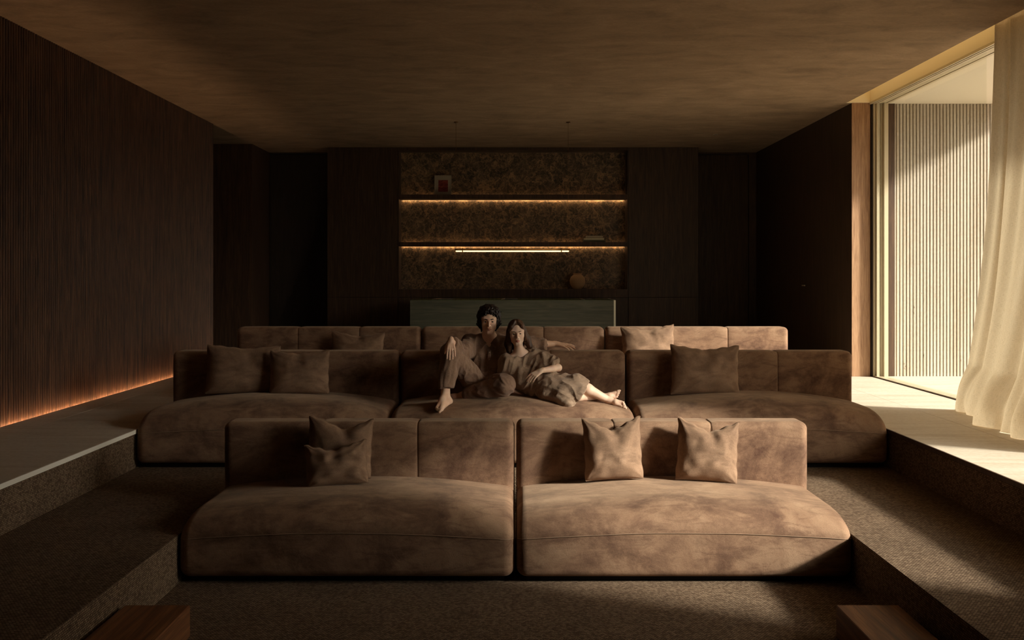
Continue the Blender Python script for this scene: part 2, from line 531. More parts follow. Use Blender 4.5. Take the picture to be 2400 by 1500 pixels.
# left wall with vertical slats
wall_left = obj('wall_left', MB().box(XL - 0.15, XL - 0.012, YF, 14.1, 0.3, ZC), BACKING)
structure(wall_left, 'dark oak wall of narrow vertical slats glowing at its foot', 'wall')
prof = [(-0.0135, 0.0), (-0.0135, 0.014), (-0.0085, 0.021), (0, 0.0235), (0.0085, 0.021), (0.0135, 0.014), (0.0135, 0.0)]
sm = MB()
zs = (ZP - 0.012, ZC)
vs = [(x, y, z) for z in zs for (y, x) in prof]
n = len(prof)
sm.add(vs, [(i, i + 1, i + 1 + n, i + n) for i in range(n - 1)] + [tuple(range(n))[::-1], tuple(range(n, 2 * n))])
slat_mesh = sm.mesh('slat'); slat_mesh.materials.append(SLATWOOD)
pitch = 0.0435
ns = int((14.08 - 3.0) / pitch)
for i in range(ns):
    o = bpy.data.objects.new('slat', slat_mesh)
    COL.objects.link(o); o.parent = wall_left
    o.location = (XL - 0.012, 14.08 - 0.0135 - i * pitch, 0)
rest = MB()
k = int((3.0 - YF) / pitch)
for i in range(k):
    y = 14.08 - 0.0135 - (ns + i) * pitch
    rest.add([(XL - 0.012 + a[0], y + a[1], a[2]) for a in vs], [(j, j + 1, j + 1 + n, j + n) for j in range(n - 1)])
ro = obj('slat_field', rest, SLATWOOD, wall_left); ro['kind'] = 'stuff'
# glowing strip at the foot, in a slot between slats and stone
box('light_strip', XL + 0.019, XL + 0.027, 3.0, 14.05, ZP - 0.062, ZP - 0.056, LED, wall_left)

# passage in the left wall and the plain part after it
wp = MB().box(-7.0, XL, 16.2, YB, 0.3, ZC)
w2 = structure(obj('wall_passage', wp, PASSWOOD), 'brown oak wall facing the dark passage on the left', 'wall')
wq = MB().box(-7.2, -7.0, 14.0, 16.3, 0.3, ZC).box(-7.0, XL - 0.15, 13.95, 14.1, 0.3, ZC)
structure(obj('wall_passage', wq, BLACKDOOR), 'dark walls enclosing the side passage', 'wall')

# right wall (solid parts) and jamb
wr = MB().box(4.34, 4.9, 12.4, YB + 0.2, 0.3, ZC)
wall_right = structure(obj('wall_right', wr, DARKWOOD), 'dark oak wall running back from the window', 'wall')
box('jamb_panel', 4.341, 4.578, 12.385, 12.402, ZP, ZC, JAMBWOOD, wall_right)
box('door_lever', 4.315, 4.325, 14.33, 14.47, 1.775, 1.79, FRAMEM, wall_right)
box('door_lever', 4.315, 4.34, 14.45, 14.47, 1.775, 1.79, FRAMEM, wall_right)
wr2 = MB().box(4.60, 4.78, YF, 3.70, 0.3, ZC)
structure(obj('wall_right', wr2, PASSWOOD), 'solid oak wall beside the camera', 'wall')
structure(obj('wall_front', MB().box(-8, 4.9, YF - 0.2, YF, -0.2, ZC + 0.1), PASSWOOD), 'oak wall behind the camera', 'wall')
wb = MB().box(-7.0, 4.9, YB, YB + 0.25, 0.3, ZC)
structure(obj('wall_back', wb, BLACKDOOR), 'dark oak wall at the far end', 'wall')

# doors beside the joinery block
d1 = obj('door_1', MB().box(-4.43, -3.27, YB - 0.03, YB, ZP, 4.115, 0.003), BLACKDOOR)
structure(d1, 'near black flush door left of the cabinet wall', 'door')
box('door_header', -4.44, -3.25, YB - 0.045, YB, 4.122, ZC, BLACKDOOR, d1)
d2 = obj('door_2', MB().box(3.18, 4.20, YB - 0.03, YB, ZP, 4.115, 0.003), DARKWOOD)
structure(d2, 'flush dark oak door right of the cabinet wall', 'door')
box('door_header', 3.16, 4.34, YB - 0.045, YB, 4.122, ZC, DARKWOOD, d2)
box('door_post', 4.21, 4.34, YB - 0.045, YB, ZP, 4.122, DARKWOOD, d2)

# ------------------------------------------------------------------ window wall, terrace
win = thing('window_1', 'tall sliding glass wall in pale metal track along the right side', 'window')
win['kind'] = 'structure'
hx = [(4.565, 4.585, FRAMEM, 0.0), (4.585, 4.60, RUBBER, 0.012), (4.60, 4.625, FRAMEM, 0.0), (4.625, 4.637, RUBBER, 0.012),
      (4.637, 4.68, FRAMEM, 0.0), (4.68, 4.69, RUBBER, 0.01), (4.69, 4.74, FRAMEM, 0.004), (4.74, 4.75, RUBBER, 0.01), (4.75, 4.79, FRAMEM, 0.0)]
for (a, b, m, up) in hx:
    box('head_track', a, b, 3.70, 12.38, ZC - 0.02 + up, ZC + 0.004, m, win)
for (a, b, m, up) in hx[1:]:
    box('side_track', a, b, 12.33 + up * 2, 12.385, ZP, ZC - 0.02, m, win)
    box('side_track', a, b, 3.70, 3.74 - up, ZP, ZC - 0.02, m, win)
box('sill_track', 4.59, 4.603, 3.74, 12.33, ZP - 0.004, ZP + 0.003, RUBBER, win)
box('sill_track', 4.603, 4.655, 3.74, 12.33, ZP - 0.004, ZP + 0.014, FRAMEM, win)
box('sill_track', 4.675, 4.76, 3.74, 12.33, ZP - 0.004, ZP + 0.010, FRAMEM, win)
for i, (a, b) in enumerate(((3.76, 6.6), (6.6, 9.45), (9.45, 12.31))):
    xx = 4.64 if i != 1 else 4.70
    box('pane', xx, xx + 0.008, a + 0.02, b - 0.02, ZP + 0.02, ZC - 0.03, GLASS, win)
    if i == 0:
        box('stile', xx - 0.012, xx + 0.02, b - 0.035, b + 0.0, ZP + 0.014, ZC - 0.02, FRAMEM, win)
    box('stile', xx - 0.012, xx + 0.02, a - 0.0, a + 0.035, ZP + 0.014, ZC - 0.02, FRAMEM, win) if i != 2 else None
box('stile', 4.628, 4.66, 12.29, 12.33, ZP + 0.014, ZC - 0.02, FRAMEM, win)
box('stile', 4.715, 4.765, 12.27, 12.33, ZP + 0.01, ZC - 0.02, FRAMEM, win)

ter = MB().box(4.76, 9.5, -3.0, 12.9, 0.35, ZP - 0.012)
terrace = structure(obj('floor_terrace', ter, TRAV), 'sunlit pale stone terrace floor outside the glass', 'floor')
for xa in (4.77, 6.0, 7.23, 8.46):
    y = 3.0
    while y < 12.3:
        box('stone_slab', xa + 0.002, min(xa + 1.23, 9.5) - 0.002, y + 0.002, min(y + 1.23, 12.41) - 0.002, ZP - 0.012, ZP, TRAV, terrace, 0.0012)
        y += 1.23
structure(obj('ceiling_terrace', MB().box(4.79, 6.85, -3.0, 12.7, ZC - 0.005, ZC + 0.25), SOFFIT), 'pale plaster soffit over the terrace', 'ceiling')
wf = MB().box(4.60, 9.5, 12.44, 12.9, 0.4, ZC + 0.25)
wallf = structure(obj('wall_terrace', wf, TRAVW), 'ribbed travertine wall outside beyond the window', 'wall')
rp = [(-0.0165, 0.0), (-0.0165, 0.026), (-0.011, 0.033), (0.011, 0.033), (0.0165, 0.026), (0.0165, 0.0)]
n2 = len(rp)
fm = MB()
fv = [(x, -y, z) for z in (ZP + 0.001, ZC - 0.006) for (x, y) in rp]
fm.add(fv, [(i, i + 1, i + 1 + n2, i + n2) for i in range(n2 - 1)] + [tuple(range(n2))[::-1], tuple(range(n2, 2 * n2))])
fin_mesh = fm.mesh('stone_rib')
fin_mesh.materials.append(TRAVW)
for i in range(70):
    o = bpy.data.objects.new('stone_rib', fin_mesh)
    COL.objects.link(o); o.parent = wallf
    o.location = (4.815 + i * 0.0433, 12.44, 0)

# ------------------------------------------------------------------ curtain
def lerp_path(pts, t):
    x = t * (len(pts) - 1); i = min(int(x), len(pts) - 2); f = x - i
    p0 = pts[max(i - 1, 0)]; p1 = pts[i]; p2 = pts[i + 1]; p3 = pts[min(i + 2, len(pts) - 1)]
    r = []
    for a, b, c, d in zip(p0, p1, p2, p3):
        r.append(0.5 * (2 * b + (c - a) * f + (2 * a - 5 * b + 4 * c - d) * f * f + (3 * b - a - 3 * c + d) * f ** 3))
    return r
def curtain():
    NU, NV = 420, 150
    top = [(4.40, 8.66 - 1.80 * i / 16.0) for i in range(17)]
    bot = [(4.33, 9.30), (4.27, 9.12), (4.22, 8.96), (4.24, 8.78), (4.16, 8.52), (4.04, 8.36), (4.03, 8.18), (4.09, 8.02),
           (4.05, 7.86), (3.99, 7.72), (4.01, 7.55), (4.08, 7.4), (4.02, 7.28), (3.99, 7.15), (4.06, 7.02), (4.10, 6.9), (4.12, 6.8)]
    vs = []; uv = []
    for j in range(NV + 1):
        t = j / NV                                     # 0 top, 1 hem
        for i in range(NU + 1):
            s = i / NU
            tx, ty = lerp_path(top, s); bx, by = lerp_path(bot, s)
            e = t ** 2.6
            x = tx + (bx - tx) * e; y = ty + (by - ty) * (t ** 2.1)
            ph = s * 2 * math.pi * 7.0
            amp = (0.056 + 0.02 * math.sin(s * 13 + 1)) * (1 - 0.5 * t)
            ph2 = ph + 0.9 * math.sin(t * 2.2 + s * 7)
            fold = math.sin(ph2 + 0.5 * math.sin(ph2)) + 0.30 * math.sin(2.3 * ph + 1.3 + t * 2)
            x -= amp * fold; y += 0.022 * math.cos(ph2) * (1 - 0.4 * t)
            nz = mnoise.noise(Vector((s * 9, t * 3.0, 1.7)))
            x += nz * 0.03 * t
            z = ZC + 0.30 - (ZC + 0.30 - ZP) * min(1.0, t / 0.975)
            # billow: the lowest part bellies out and is tucked under
            if t > 0.86:
                q = (t - 0.86) / 0.14
                belly = math.sin(math.pi * min(1, q * 0.92)) * 0.10
                x -= belly * (0.6 + 0.4 * math.sin(s * 21))
                crease = mnoise.noise(Vector((s * 26, q * 2.4, 5.1)))
                x += crease * 0.035 * q
                z += max(0, crease) * 0.03 * q * (1 - q)
                if q > 0.8: x += ((q - 0.8) / 0.2) ** 1.5 * 0.02
            z = max(z, ZP + 0.004)
            x = min(x, 4.545)
            vs.append((x, y, z)); uv.append((s * 3.2, t * 3.8))
    fs = []
    for j in range(NV):
        for i in range(NU):
            a = j * (NU + 1) + i
            fs.append((a, a + 1, a + NU + 2, a + NU + 1))
    me = bpy.data.meshes.new('curtain')
    me.from_pydata(vs, [], fs)
    ul = me.uv_layers.new(name='UVMap')
    for p in me.polygons:
        for li in p.loop_indices:
            ul.data[li].uv = uv[me.loops[li].vertex_index]
    me.polygons.foreach_set('use_smooth', [True] * len(me.polygons))
    o = obj('curtain', me, SHEER)
    return tag(o, 'cream sheer linen curtain hanging in folds and billowing onto the stone floor', 'curtain')
curtain()

# ------------------------------------------------------------------ joinery block on the back wall
CF = 16.60                                              # front plane of the cabinets
UC = ZP + 0.93                                          # counter height
def tall_cabinet(x0, x1, label, split=None):
    t = thing('tall_cabinet', label, 'cabinet', ((x0 + x1) / 2, CF, ZP))
    c = (x0 + x1) / 2; h = ZC - ZP
    box('body', x0 - c, x1 - c, 0.03, YB - CF - 0.05, 0, h - 0.002, BACKING, t)
    xs = [x0, x1]
    box('door', x0 - c, x1 - c, 0.0, 0.028, 0.935, h - 0.004, DARKWOOD, t, 0.0015)
    box('door', x0 - c, x1 - c, 0.0, 0.028, 0.02, 0.929, DARKWOOD, t, 0.0015)
    return t
tall_cabinet(-3.25, -2.035, 'tall flush dark oak cabinet left of the marble niche')
tall_cabinet(1.957, 3.16, 'tall flush dark oak cabinet right of the marble niche')

nx0, nx1 = -2.03, 1.952
sh = thing('shelf_niche', 'recessed oak display niche lined with dark veined marble', 'shelving', ((nx0 + nx1) / 2, CF, ZP))
ncx = (nx0 + nx1) / 2
def nb(name, x0, x1, y0, y1, z0, z1, m, parent=None, bev=0.0):
    return box(name, x0 - ncx, x1 - ncx, y0 - CF, y1 - CF, z0 - ZP, z1 - ZP, m, parent or sh, bev)
nb('side_panel', nx0, nx0 + 0.012, CF + 0.001, 16.96, 1.70, 4.10, DARKWOOD)
nb('side_panel', nx1 - 0.015, nx1, CF + 0.001, 16.96, 1.70, 4.10, DARKWOOD)
nb('top_panel', nx0, nx1, CF + 0.001, 17.0, 4.105, ZC - 0.002, DARKWOOD)
stone_x = [nx0 + 0.012, -1.35, -0.66, 0.02, 0.70, 1.38, nx1 - 0.015]
for a, b in zip(stone_x[:-1], stone_x[1:]):
    nb('marble_panel', a + 0.0008, b - 0.0008, 16.95, 16.98, 1.70, 4.105, MARBLE)
s1 = nb('shelf', nx0 + 0.012, nx1 - 0.015, CF + 0.01, 16.93, 3.262, 3.34, PASSWOOD, None, 0.002)
s2 = nb('shelf', nx0 + 0.012, nx1 - 0.015, CF + 0.01, 16.93, 2.443, 2.517, PASSWOOD, None, 0.002)
for s in (s1, s2):
    hh = -0.039 if s is s1 else -0.037
    box('light_strip', -1.955, 1.955, 0.1605, 0.170, hh + 0.005, hh + 0.015, LEDSHELF, s)
nb('ledge', nx0, nx1, CF - 0.005, 16.95, UC, 1.698, PASSWOOD)
base = thing('base_cabinet', 'low dark oak base cabinets under the marble niche', 'cabinet', (ncx, CF, ZP))
box('body', nx0 - ncx, nx1 - ncx, 0.03, 0.6, 0, 0.925, BACKING, base)
for a, b in ((nx0, -1.36), (-1.36, -0.70), (-0.70, -0.04), (-0.04, 0.62), (0.62, 1.28), (1.28, nx1)):
    box('door', a - ncx + 0.002, b - ncx - 0.002, 0.0, 0.028, 0.02, 0.925, DARKWOOD, base, 0.0015)

# kitchen island in front of it
isl = thing('kitchen_island', 'long green-grey oak kitchen island with a polished stone top', 'island', (-0.04, 15.0, ZP))
ix0, ix1 = -1.607, 1.607
GREENSTONE = mat_plain('green_polished_stone', srgb(90, 104, 52), 0.12)
CHROME = mat_plain('brushed_steel', srgb(190, 186, 170), 0.25, 0.9)
LITEDGE = mat_plain('sunlit_end_edge', srgb(214, 208, 186), 0.4)  # pale colour paints the sunlight on the island's right end
box('body', ix0 + 0.02, ix1 - 0.03, 0.02, 1.15, 0.06, 0.90, GREENWOOD, isl)
box('front_panel', ix0, ix1 - 0.03, 0.0, 0.02, 0.05, 0.922, GREENWOOD, isl, 0.001)
box('end_panel', ix1 - 0.03, ix1, -0.004, 1.15, 0.05, 0.922, LITEDGE, isl, 0.001)
box('plinth', ix0 + 0.06, ix1 - 0.08, 0.06, 1.1, 0.0, 0.06, BLACK, isl)
box('stone_top', ix0 + 0.02, ix1 - 0.03, 0.02, 1.2, 0.90, 0.926, GREENSTONE, isl, 0.002)
box('induction_hob', -1.17, -0.98, 0.15, 1.0, 0.9265, 0.930, BLACK, isl)
box('sink', -0.13, 0.08, 0.15, 0.9, 0.9265, 0.931, BLACK, isl)
box('sink_rim', -0.18, -0.13, 0.15, 0.9, 0.9265, 0.934, CHROME, isl)
box('sink_rim', 1.08, 1.14, 0.15, 0.9, 0.9265, 0.934, CHROME, isl)
box('sink_rim', -1.28, -1.17, 0.15, 0.9, 0.9265, 0.933, CHROME, isl)
box('induction_hob', 1.14, 1.30, 0.15, 1.0, 0.9265, 0.930, BLACK, isl)

# pendant lamp
PY, PZ = 13.9, 2.283
pend = thing('pendant_lamp', 'slim brass linear pendant lamp with a glowing tube hung on two wires', 'lamp', (-0.045, PY, PZ))
px0, px1 = -0.82, 0.82
obj('lamp_tube', MB().tube([(px0, 0, 0), (px0 + 0.01, 0, 0), (px1 - 0.01, 0, 0), (px1, 0, 0)], [0.006, 0.0095, 0.0095, 0.006], 12), TUBE, pend, True)
obj('brass_rail', MB().tube([(px0 - 0.01, 0, 0.027), (px1 + 0.01, 0, 0.027)], 0.009, 10), BRASS, pend, True)
obj('wire', MB().tube([(px0 + 0.005, 0, 0.04), (px0 + 0.005, 0, ZC - PZ)], 0.0022, 5), BRASS, pend)
obj('wire', MB().tube([(px1 - 0.01, 0, 0.04), (px1 - 0.01, 0, ZC - PZ)], 0.0022, 5), BRASS, pend)
for cx in (px0 + 0.10, px1 - 0.11):
    obj('clamp', MB().box(cx - 0.007, cx + 0.007, -0.014, 0.014, -0.015, 0.046, 0.002), BRASS, pend)
    obj('ceiling_rose', MB().lathe([(0.0, ZC - PZ - 0.012), (0.03, ZC - PZ - 0.012), (0.03, ZC - PZ)], 16, ((px0 + 0.005) if cx < 0 else (px1 - 0.01), 0)), BRASS, pend)

# things on the shelves
PAPER = mat_plain('off_white_mount', srgb(160, 148, 126), 0.7)
def mat_art():
    M = Mat('red_abstract_print', 0.6)
    a = M.noise(M.coord('Object', (3, 3, 16)), 3.0, 6, 0.7, 1.2)
    M.color(M.ramp(a, [(0.3, srgb(60, 14, 10)), (0.5, srgb(124, 34, 24)), (0.62, srgb(160, 80, 58)), (0.75, srgb(86, 62, 42))]))
    return M.m
ART = mat_art()
pic = thing('picture_frame', 'pale framed red abstract print leaning on the upper niche shelf', 'picture', (-1.27, 16.80, 3.341))
pic.rotation_euler = (math.radians(-6), 0, 0)
box('frame', -0.148, 0.148, 0, 0.012, 0, 0.355, PAPER, pic, 0.002)
for (a, b, c, d) in ((-0.148, 0.148, 0.338, 0.355), (-0.148, 0.148, 0, 0.017), (-0.148, -0.134, 0.017, 0.338), (0.134, 0.148, 0.017, 0.338)):
    box('frame_bar', a, b, -0.008, 0.0, c, d, PAPER, pic, 0.001)
box('print', -0.080, 0.088, -0.0025, -0.0005, 0.062, 0.270, ART, pic)
PAGES = mat_plain('book_pages', srgb(176, 164, 136), 0.8)
bz = 2.518
for (w, h, c, xo, lab) in ((0.39, 0.037, srgb(96, 92, 72), 0.0, 'dark grey-green book at the bottom of the niche pile'),
                           (0.345, 0.033, srgb(190, 180, 150), -0.01, 'pale beige book in the middle of the niche pile'),
                           (0.285, 0.018, srgb(150, 132, 108), 0.0, 'thin brown book second from the top of the niche pile'),
                           (0.285, 0.018, srgb(186, 176, 150), 0.0, 'thin cream book on top of the niche pile')):
    cm = mat_plain('book_cloth', c, 0.8)
    b = thing('book', lab, 'book', (1.375 + xo, 16.75, bz), 0, 'books on the lower niche shelf')
    cv = MB().box(-w / 2, w / 2, -0.09, 0.11, 0, 0.003).box(-w / 2, w / 2, -0.09, 0.11, h - 0.003, h).box(-w / 2, w / 2, -0.09, -0.086, 0.003, h - 0.003)
    obj('cover', cv, cm, b)
    box('pages', -w / 2 + 0.003, w / 2 - 0.003, -0.086, 0.107, 0.0032, h - 0.0032, PAGES, b)
    bz += h + 0.0006
CLAY = mat_plain('pale_clay', srgb(172, 136, 98), 0.85)
vp = [(0.0, 0.0), (0.055, 0.0), (0.075, 0.012), (0.115, 0.06), (0.135, 0.125), (0.128, 0.185), (0.10, 0.228), (0.076, 0.244), (0.070, 0.258), (0.076, 0.274), (0.066, 0.276), (0.056, 0.262), (0.048, 0.235), (0.0, 0.225)]
vpf = []
for i in range(len(vp) - 1):
    for q in range(4):
        vpf.append(lerp_path(vp, (i + q / 4) / (len(vp) - 1)))
vpf.append(list(vp[-1]))
vas = obj('vase', MB().lathe([(max(0, a), b) for a, b in vpf], 48), CLAY, None, True, loc=(1.085, 16.78, 1.699))
tag(vas, 'round pale clay vase standing on the niche ledge', 'vase')

# ------------------------------------------------------------------ sofas
def loft_x(stations, prof, n_closed=True):
    """stations: list of (x, inset); prof(x) -> closed list of (y,z)"""
    vs = []; fs = []; N = None
    for (x, d) in stations:
        P = np.array(prof(x))
        N = len(P)
        T = np.roll(P, -1, 0) - np.roll(P, 1, 0)
        L = np.hypot(T[:, 0], T[:, 1]) + 1e-9
        Nn = np.stack([T[:, 1] / L, -T[:, 0] / L], 1)      # inward for clockwise ordering chosen below
        Q = P + Nn * (d if np.isscalar(d) else d(P)[:, None])
        vs += [(x, q[0], q[1]) for q in Q]
    M = len(stations)
    for i in range(M - 1):
        for k in range(N):
            a = i * N + k; b = i * N + (k + 1) % N
            fs.append((a, b, b + N, a + N))
    fs.append(tuple(range(N))); fs.append(tuple((M - 1) * N + k for k in range(N))[::-1])
    return vs, fs

def end_stations(x0, x1, r, mids):
    st = []
    ks = [0, 15, 30, 45, 60, 75, 90]
    for a in ks:
        t = math.radians(a)
        st.append((x0 + r - r * math.cos(t), r - r * math.sin(t)))
    for m in mids: st.append(m)
    for a in ks[::-1]:
        t = math.radians(a)
        st.append((x1 - r + r * math.cos(t), r - r * math.sin(t)))
    return st

def seat_mesh(W, D, k, seed, lift):
    hw = W / 2
    def prof(x):
        u = x / hw
        c = 1 - u * u
        zt = (0.408 + 0.027 * lift + (0.078 + 0.017 * lift) * c) * k
        zs = (0.262 + 0.045 * c) * k
        ry = 0.40
        P = []
        zb = 0.04 * k
        for a in range(0, 91, 18):                        # bottom front rounding
            t = math.radians(a); P.append((0.05 - 0.05 * math.sin(t), zb + 0.05 - 0.05 * math.cos(t)))
        for q in range(1, 7): P.append((-0.006 * math.sin(math.pi * q / 6), zb + 0.05 + (zs - zb - 0.05) * q / 6))
        for a in range(4, 91, 4):
            t = math.radians(a); e = 2 / 2.25
            P.append((ry - ry * math.cos(t) ** e, zs + (zt - zs) * math.sin(t) ** e))
        for q in range(1, 16):
            f = q / 15
            P.append((ry + (D - ry - 0.03) * f, zt - 0.004 * f))
        P.append((D, zt - 0.03)); P.append((D, zb + 0.03)); P.append((D - 0.03, zb))
        for q in range(1, 8): P.append((D - 0.03 - (D - 0.10) * q / 8, zb))
        return P
    mids = []
    nx = 48
    for i in range(nx + 1):
        x = -hw + 0.075 + (W - 0.15) * i / nx
        mids.append((x, 0.0))
    vs, fs = loft_x(end_stations(-hw + 0.006, hw - 0.006, 0.065, mids), prof)
    # soft unevenness
    out = []
    for (x, y, z) in vs:
        d = mnoise.noise(Vector((x * 1.7 + seed, y * 2.2, z * 2.5))) * 0.006
        zz = z + d if z > 0.12 else z
        out.append((x, y, zz))
    m = MB(); m.add(out, fs)
    seam = []
    for i in range(61):
        x = -hw + 0.012 + (W - 0.024) * i / 60
        u = x / hw; zs = (0.262 + 0.045 * (1 - u * u)) * k
        e = max(0.0, abs(x) - (hw - 0.07)) / 0.065
        ins = 0.065 * (1 - math.sqrt(max(0.0, 1 - e * e)))
        dd = mnoise.noise(Vector((x * 1.7 + seed, 0, zs * 2.5))) * 0.006
        seam.append((x, -0.0025 + ins, zs + dd + 0.012))
    sb = MB().tube(seam, 0.0022, 6)
    return m, sb

def back_mesh(W, z0, z1, th, seed):
    hw = W / 2
    r = 0.05
    def prof(x):
        P = []
        P.append((0.0, z0)); 
        for q in range(1, 11): P.append((0.0, z0 + (z1 - r - z0) * q / 10))
        for a in range(15, 91, 15):
            t = math.radians(a); P.append((r - r * math.cos(t), z1 - r + r * math.sin(t)))
        for q in range(1, 6): P.append((r + (th - 2 * r) * q / 6, z1))
        for a in range(0, 91, 15):
            t = math.radians(a); P.append((th - r + r * math.sin(t), z1 - r + r * math.cos(t)))
        for q in range(1, 6): P.append((th, z1 - r - (z1 - r - z0) * q / 5))
        return P
    third = (W - 0.012) / 3
    seams = (-hw + 0.006 + third, -hw + 0.006 + 2 * third)
    xs = set()
    nx = 54
    for i in range(nx + 1): xs.add(round(-hw + 0.07 + (W - 0.14) * i / nx, 5))
    for s in seams:
        for d in (-0.03, -0.016, -0.009, -0.005, -0.002, 0.002, 0.005, 0.009, 0.016, 0.03): xs.add(round(s + d, 5))
    def ins(x):
        d = 0.0
        for s in seams: d += 0.006 * math.exp(-((x - s) / 0.005) ** 2) + 0.006 * math.exp(-((x - s) / 0.03) ** 2)
        return d
    mids = [(x, ins(x)) for x in sorted(xs)]
    vs, fs = loft_x(end_stations(-hw + 0.006, hw - 0.006, 0.055, mids), prof)
    out = []
    for (x, y, z) in vs:
        n = mnoise.noise(Vector((x * 2.1 + seed * 3.1, z * 2.6, y))) * 0.006
        out.append((x, y + n, z))
    m = MB(); m.add(out, fs)
    seam_mb = []
    for s in seams:
        pts = [(s, 0.0105, z0 + (z1 - r - z0) * q / 8) for q in range(9)] + [(s, 0.026, z1 - 0.022), (s, 0.06, z1 - 0.0105), (s, th - 0.06, z1 - 0.0105)]
        seam_mb.append(MB().tube(pts, 0.0018, 5))
    return m, seam_mb

rows = [
    # yfront, depth to back front, floor z, k, xedges, labels
    (5.95, 0.92, 0.00, 1.00, [-2.10, 0.0, 2.105],
     ['brown velvet sofa module in the front row, left, with two stacked cushions',
      'brown velvet sofa module in the front row, right, with two upright cushions in the sun']),
    (8.035, 0.855, 0.30, 1.06, [-3.19, -1.077, 1.027, 3.135],
     ['brown velvet sofa module in the middle row, left, in deep shade',
      'brown velvet sofa module in the middle row the couple sits on',
      'brown velvet sofa module in the middle row, right, nearest the curtain']),
    (10.2, 0.87, 0.41, 1.06, [-3.225, -1.088, 1.034, 3.16],
     ['brown velvet sofa module in the back row, left, with one dim cushion',
      'brown velvet sofa module in the back row behind the couple',
      'brown velvet sofa module in the back row, right, with a sunlit cushion']),
]
SEAM = mat_plain('dark_seam', srgb(150, 122, 98), 0.9)
for ri, (y0, dep, zf, k, xe, labs) in enumerate(rows):
    for mi in range(len(labs)):
        xa, xb = xe[mi], xe[mi + 1]
        W = xb - xa
        t = thing('sofa_module', labs[mi], 'sofa', ((xa + xb) / 2, y0, zf), 0, 'velvet sofa modules')
        seed = ri * 7.3 + mi * 3.7
        sm_, se_ = seat_mesh(W, dep + 0.22, k, seed, 0.0 if ri == 0 else 1.0)
        so = obj('seat', sm_, VELVET, t, True)
        obj('seam', se_, SEAM, so, True)
        bm_, ss_ = back_mesh(W, 0.20 * k, 0.868 * k, 0.25, seed)
        bo = obj('backrest', bm_, VELVET, t, True)
        bo.location = (0, dep, 0)
        for s_ in ss_:
            obj('seam', s_, SEAM, bo, True)
        box('plinth', -W / 2 + 0.07, W / 2 - 0.07, 0.08, dep + 0.15, 0.0, 0.06 * k, BLACK, t)

# ------------------------------------------------------------------ cushions
def cushion(w, h, th, seed, dent=0.10, wr=1.0, ears=0.10, skew=0.0):
    N = 44
    rnd = random.Random(seed)
    folds = [(rnd.uniform(-0.6, 0.6), rnd.uniform(-0.3, 0.9), rnd.uniform(0, math.pi), rnd.uniform(0.10, 0.22), rnd.uniform(-1, 1)) for _ in range(7)]
    m = MB()
    def pt(u, v, side):
        cu = 1 - ears * (1 - v * v) * abs(u) ** 2
        cv = 1 - ears * (1 - u * u) * abs(v) ** 2
        x = w / 2 * u * cu
        z = h / 2 * v * cv
        if v > 0: z -= dent * h * (v ** 2) * max(0.0, 1 - math.sqrt((u - skew) ** 2 + 0.012)) ** 1.25
        x += skew * 0.1 * w * max(0, v) * 0
        su = max(0.0, 1 - abs(u) ** 2.6); sv = max(0.0, 1 - abs(v) ** 2.6)
        t = th / 2 * (su * sv) ** 0.52
        t *= 1 - 0.45 * max(0, v) * math.exp(-((u - skew - 0.15 * (1 - v)) / 0.16) ** 2)
        q = mnoise.noise(Vector((u * 2.3 + seed, v * 2.3, side * 2.0)))
        t += q * 0.014 * wr * (su * sv) ** 0.4
        for (fu, fv, fa, fl, s) in folds:
            du, dv = u - fu, v - fv
            a = du * math.cos(fa) + dv * math.sin(fa); b = -du * math.sin(fa) + dv * math.cos(fa)
            t += s * wr * 0.009 * math.exp(-(a / 0.06) ** 2 - (b / (fl * 2)) ** 2) * min(1, (su * sv) * 4)
        # corner gathers
        for cu_, cv_ in ((1, -1), (-1, -1), (1, 1), (-1, 1)):
            dd = math.hypot(u - cu_, v - cv_)
            an = math.atan2(v - cv_, u - cu_)
            t += wr * 0.006 * math.sin(an * 9 + seed) * math.exp(-(dd / 0.45) ** 2) * min(1, dd * 2) * (1 if (su * sv) > 0 else 0)
        # scalloped upper edge
        z += 0.004 * wr * math.sin(u * 17 + seed) * max(0, v) ** 6
        x += 0.003 * wr * math.sin(v * 11 + seed * 2) * abs(u) ** 6 * (1 if u > 0 else -1)
        return (x, -side * max(t, 0.0), z)
    idx = {}
    vs = []
    for side in (1, -1):
        for j in range(N + 1):
            for i in range(N + 1):
                u = -1 + 2 * i / N; v = -1 + 2 * j / N
                u = math.copysign(abs(math.sin(u * math.pi / 2)) ** 0.9, u); v = math.copysign(abs(math.sin(v * math.pi / 2)) ** 0.9, v)
                edge = i in (0, N) or j in (0, N)
                if edge and side == -1:
                    idx[(side, i, j)] = idx[(1, i, j)]
                    continue
                idx[(side, i, j)] = len(vs)
                p = pt(u, v, side)
                if edge: p = (p[0], 0.0, p[2])
                vs.append(p)
    fs = []
    for side in (1, -1):
        for j in range(N):
            for i in range(N):
                f = (idx[(side, i, j)], idx[(side, i + 1, j)], idx[(side, i + 1, j + 1)], idx[(side, i, j + 1)])
                fs.append(f if side == 1 else f[::-1])
    m.add(vs, fs)
    rim = []
    for i in range(N + 1): rim.append(idx[(1, i, 0)])
    for j in range(1, N + 1): rim.append(idx[(1, N, j)])
    for i in range(N - 1, -1, -1): rim.append(idx[(1, i, N)])
    for j in range(N - 1, -1, -1): rim.append(idx[(1, 0, j)])
    pm = MB().tube([vs[i] for i in rim], 0.0035, 5, False)
    return m, pm

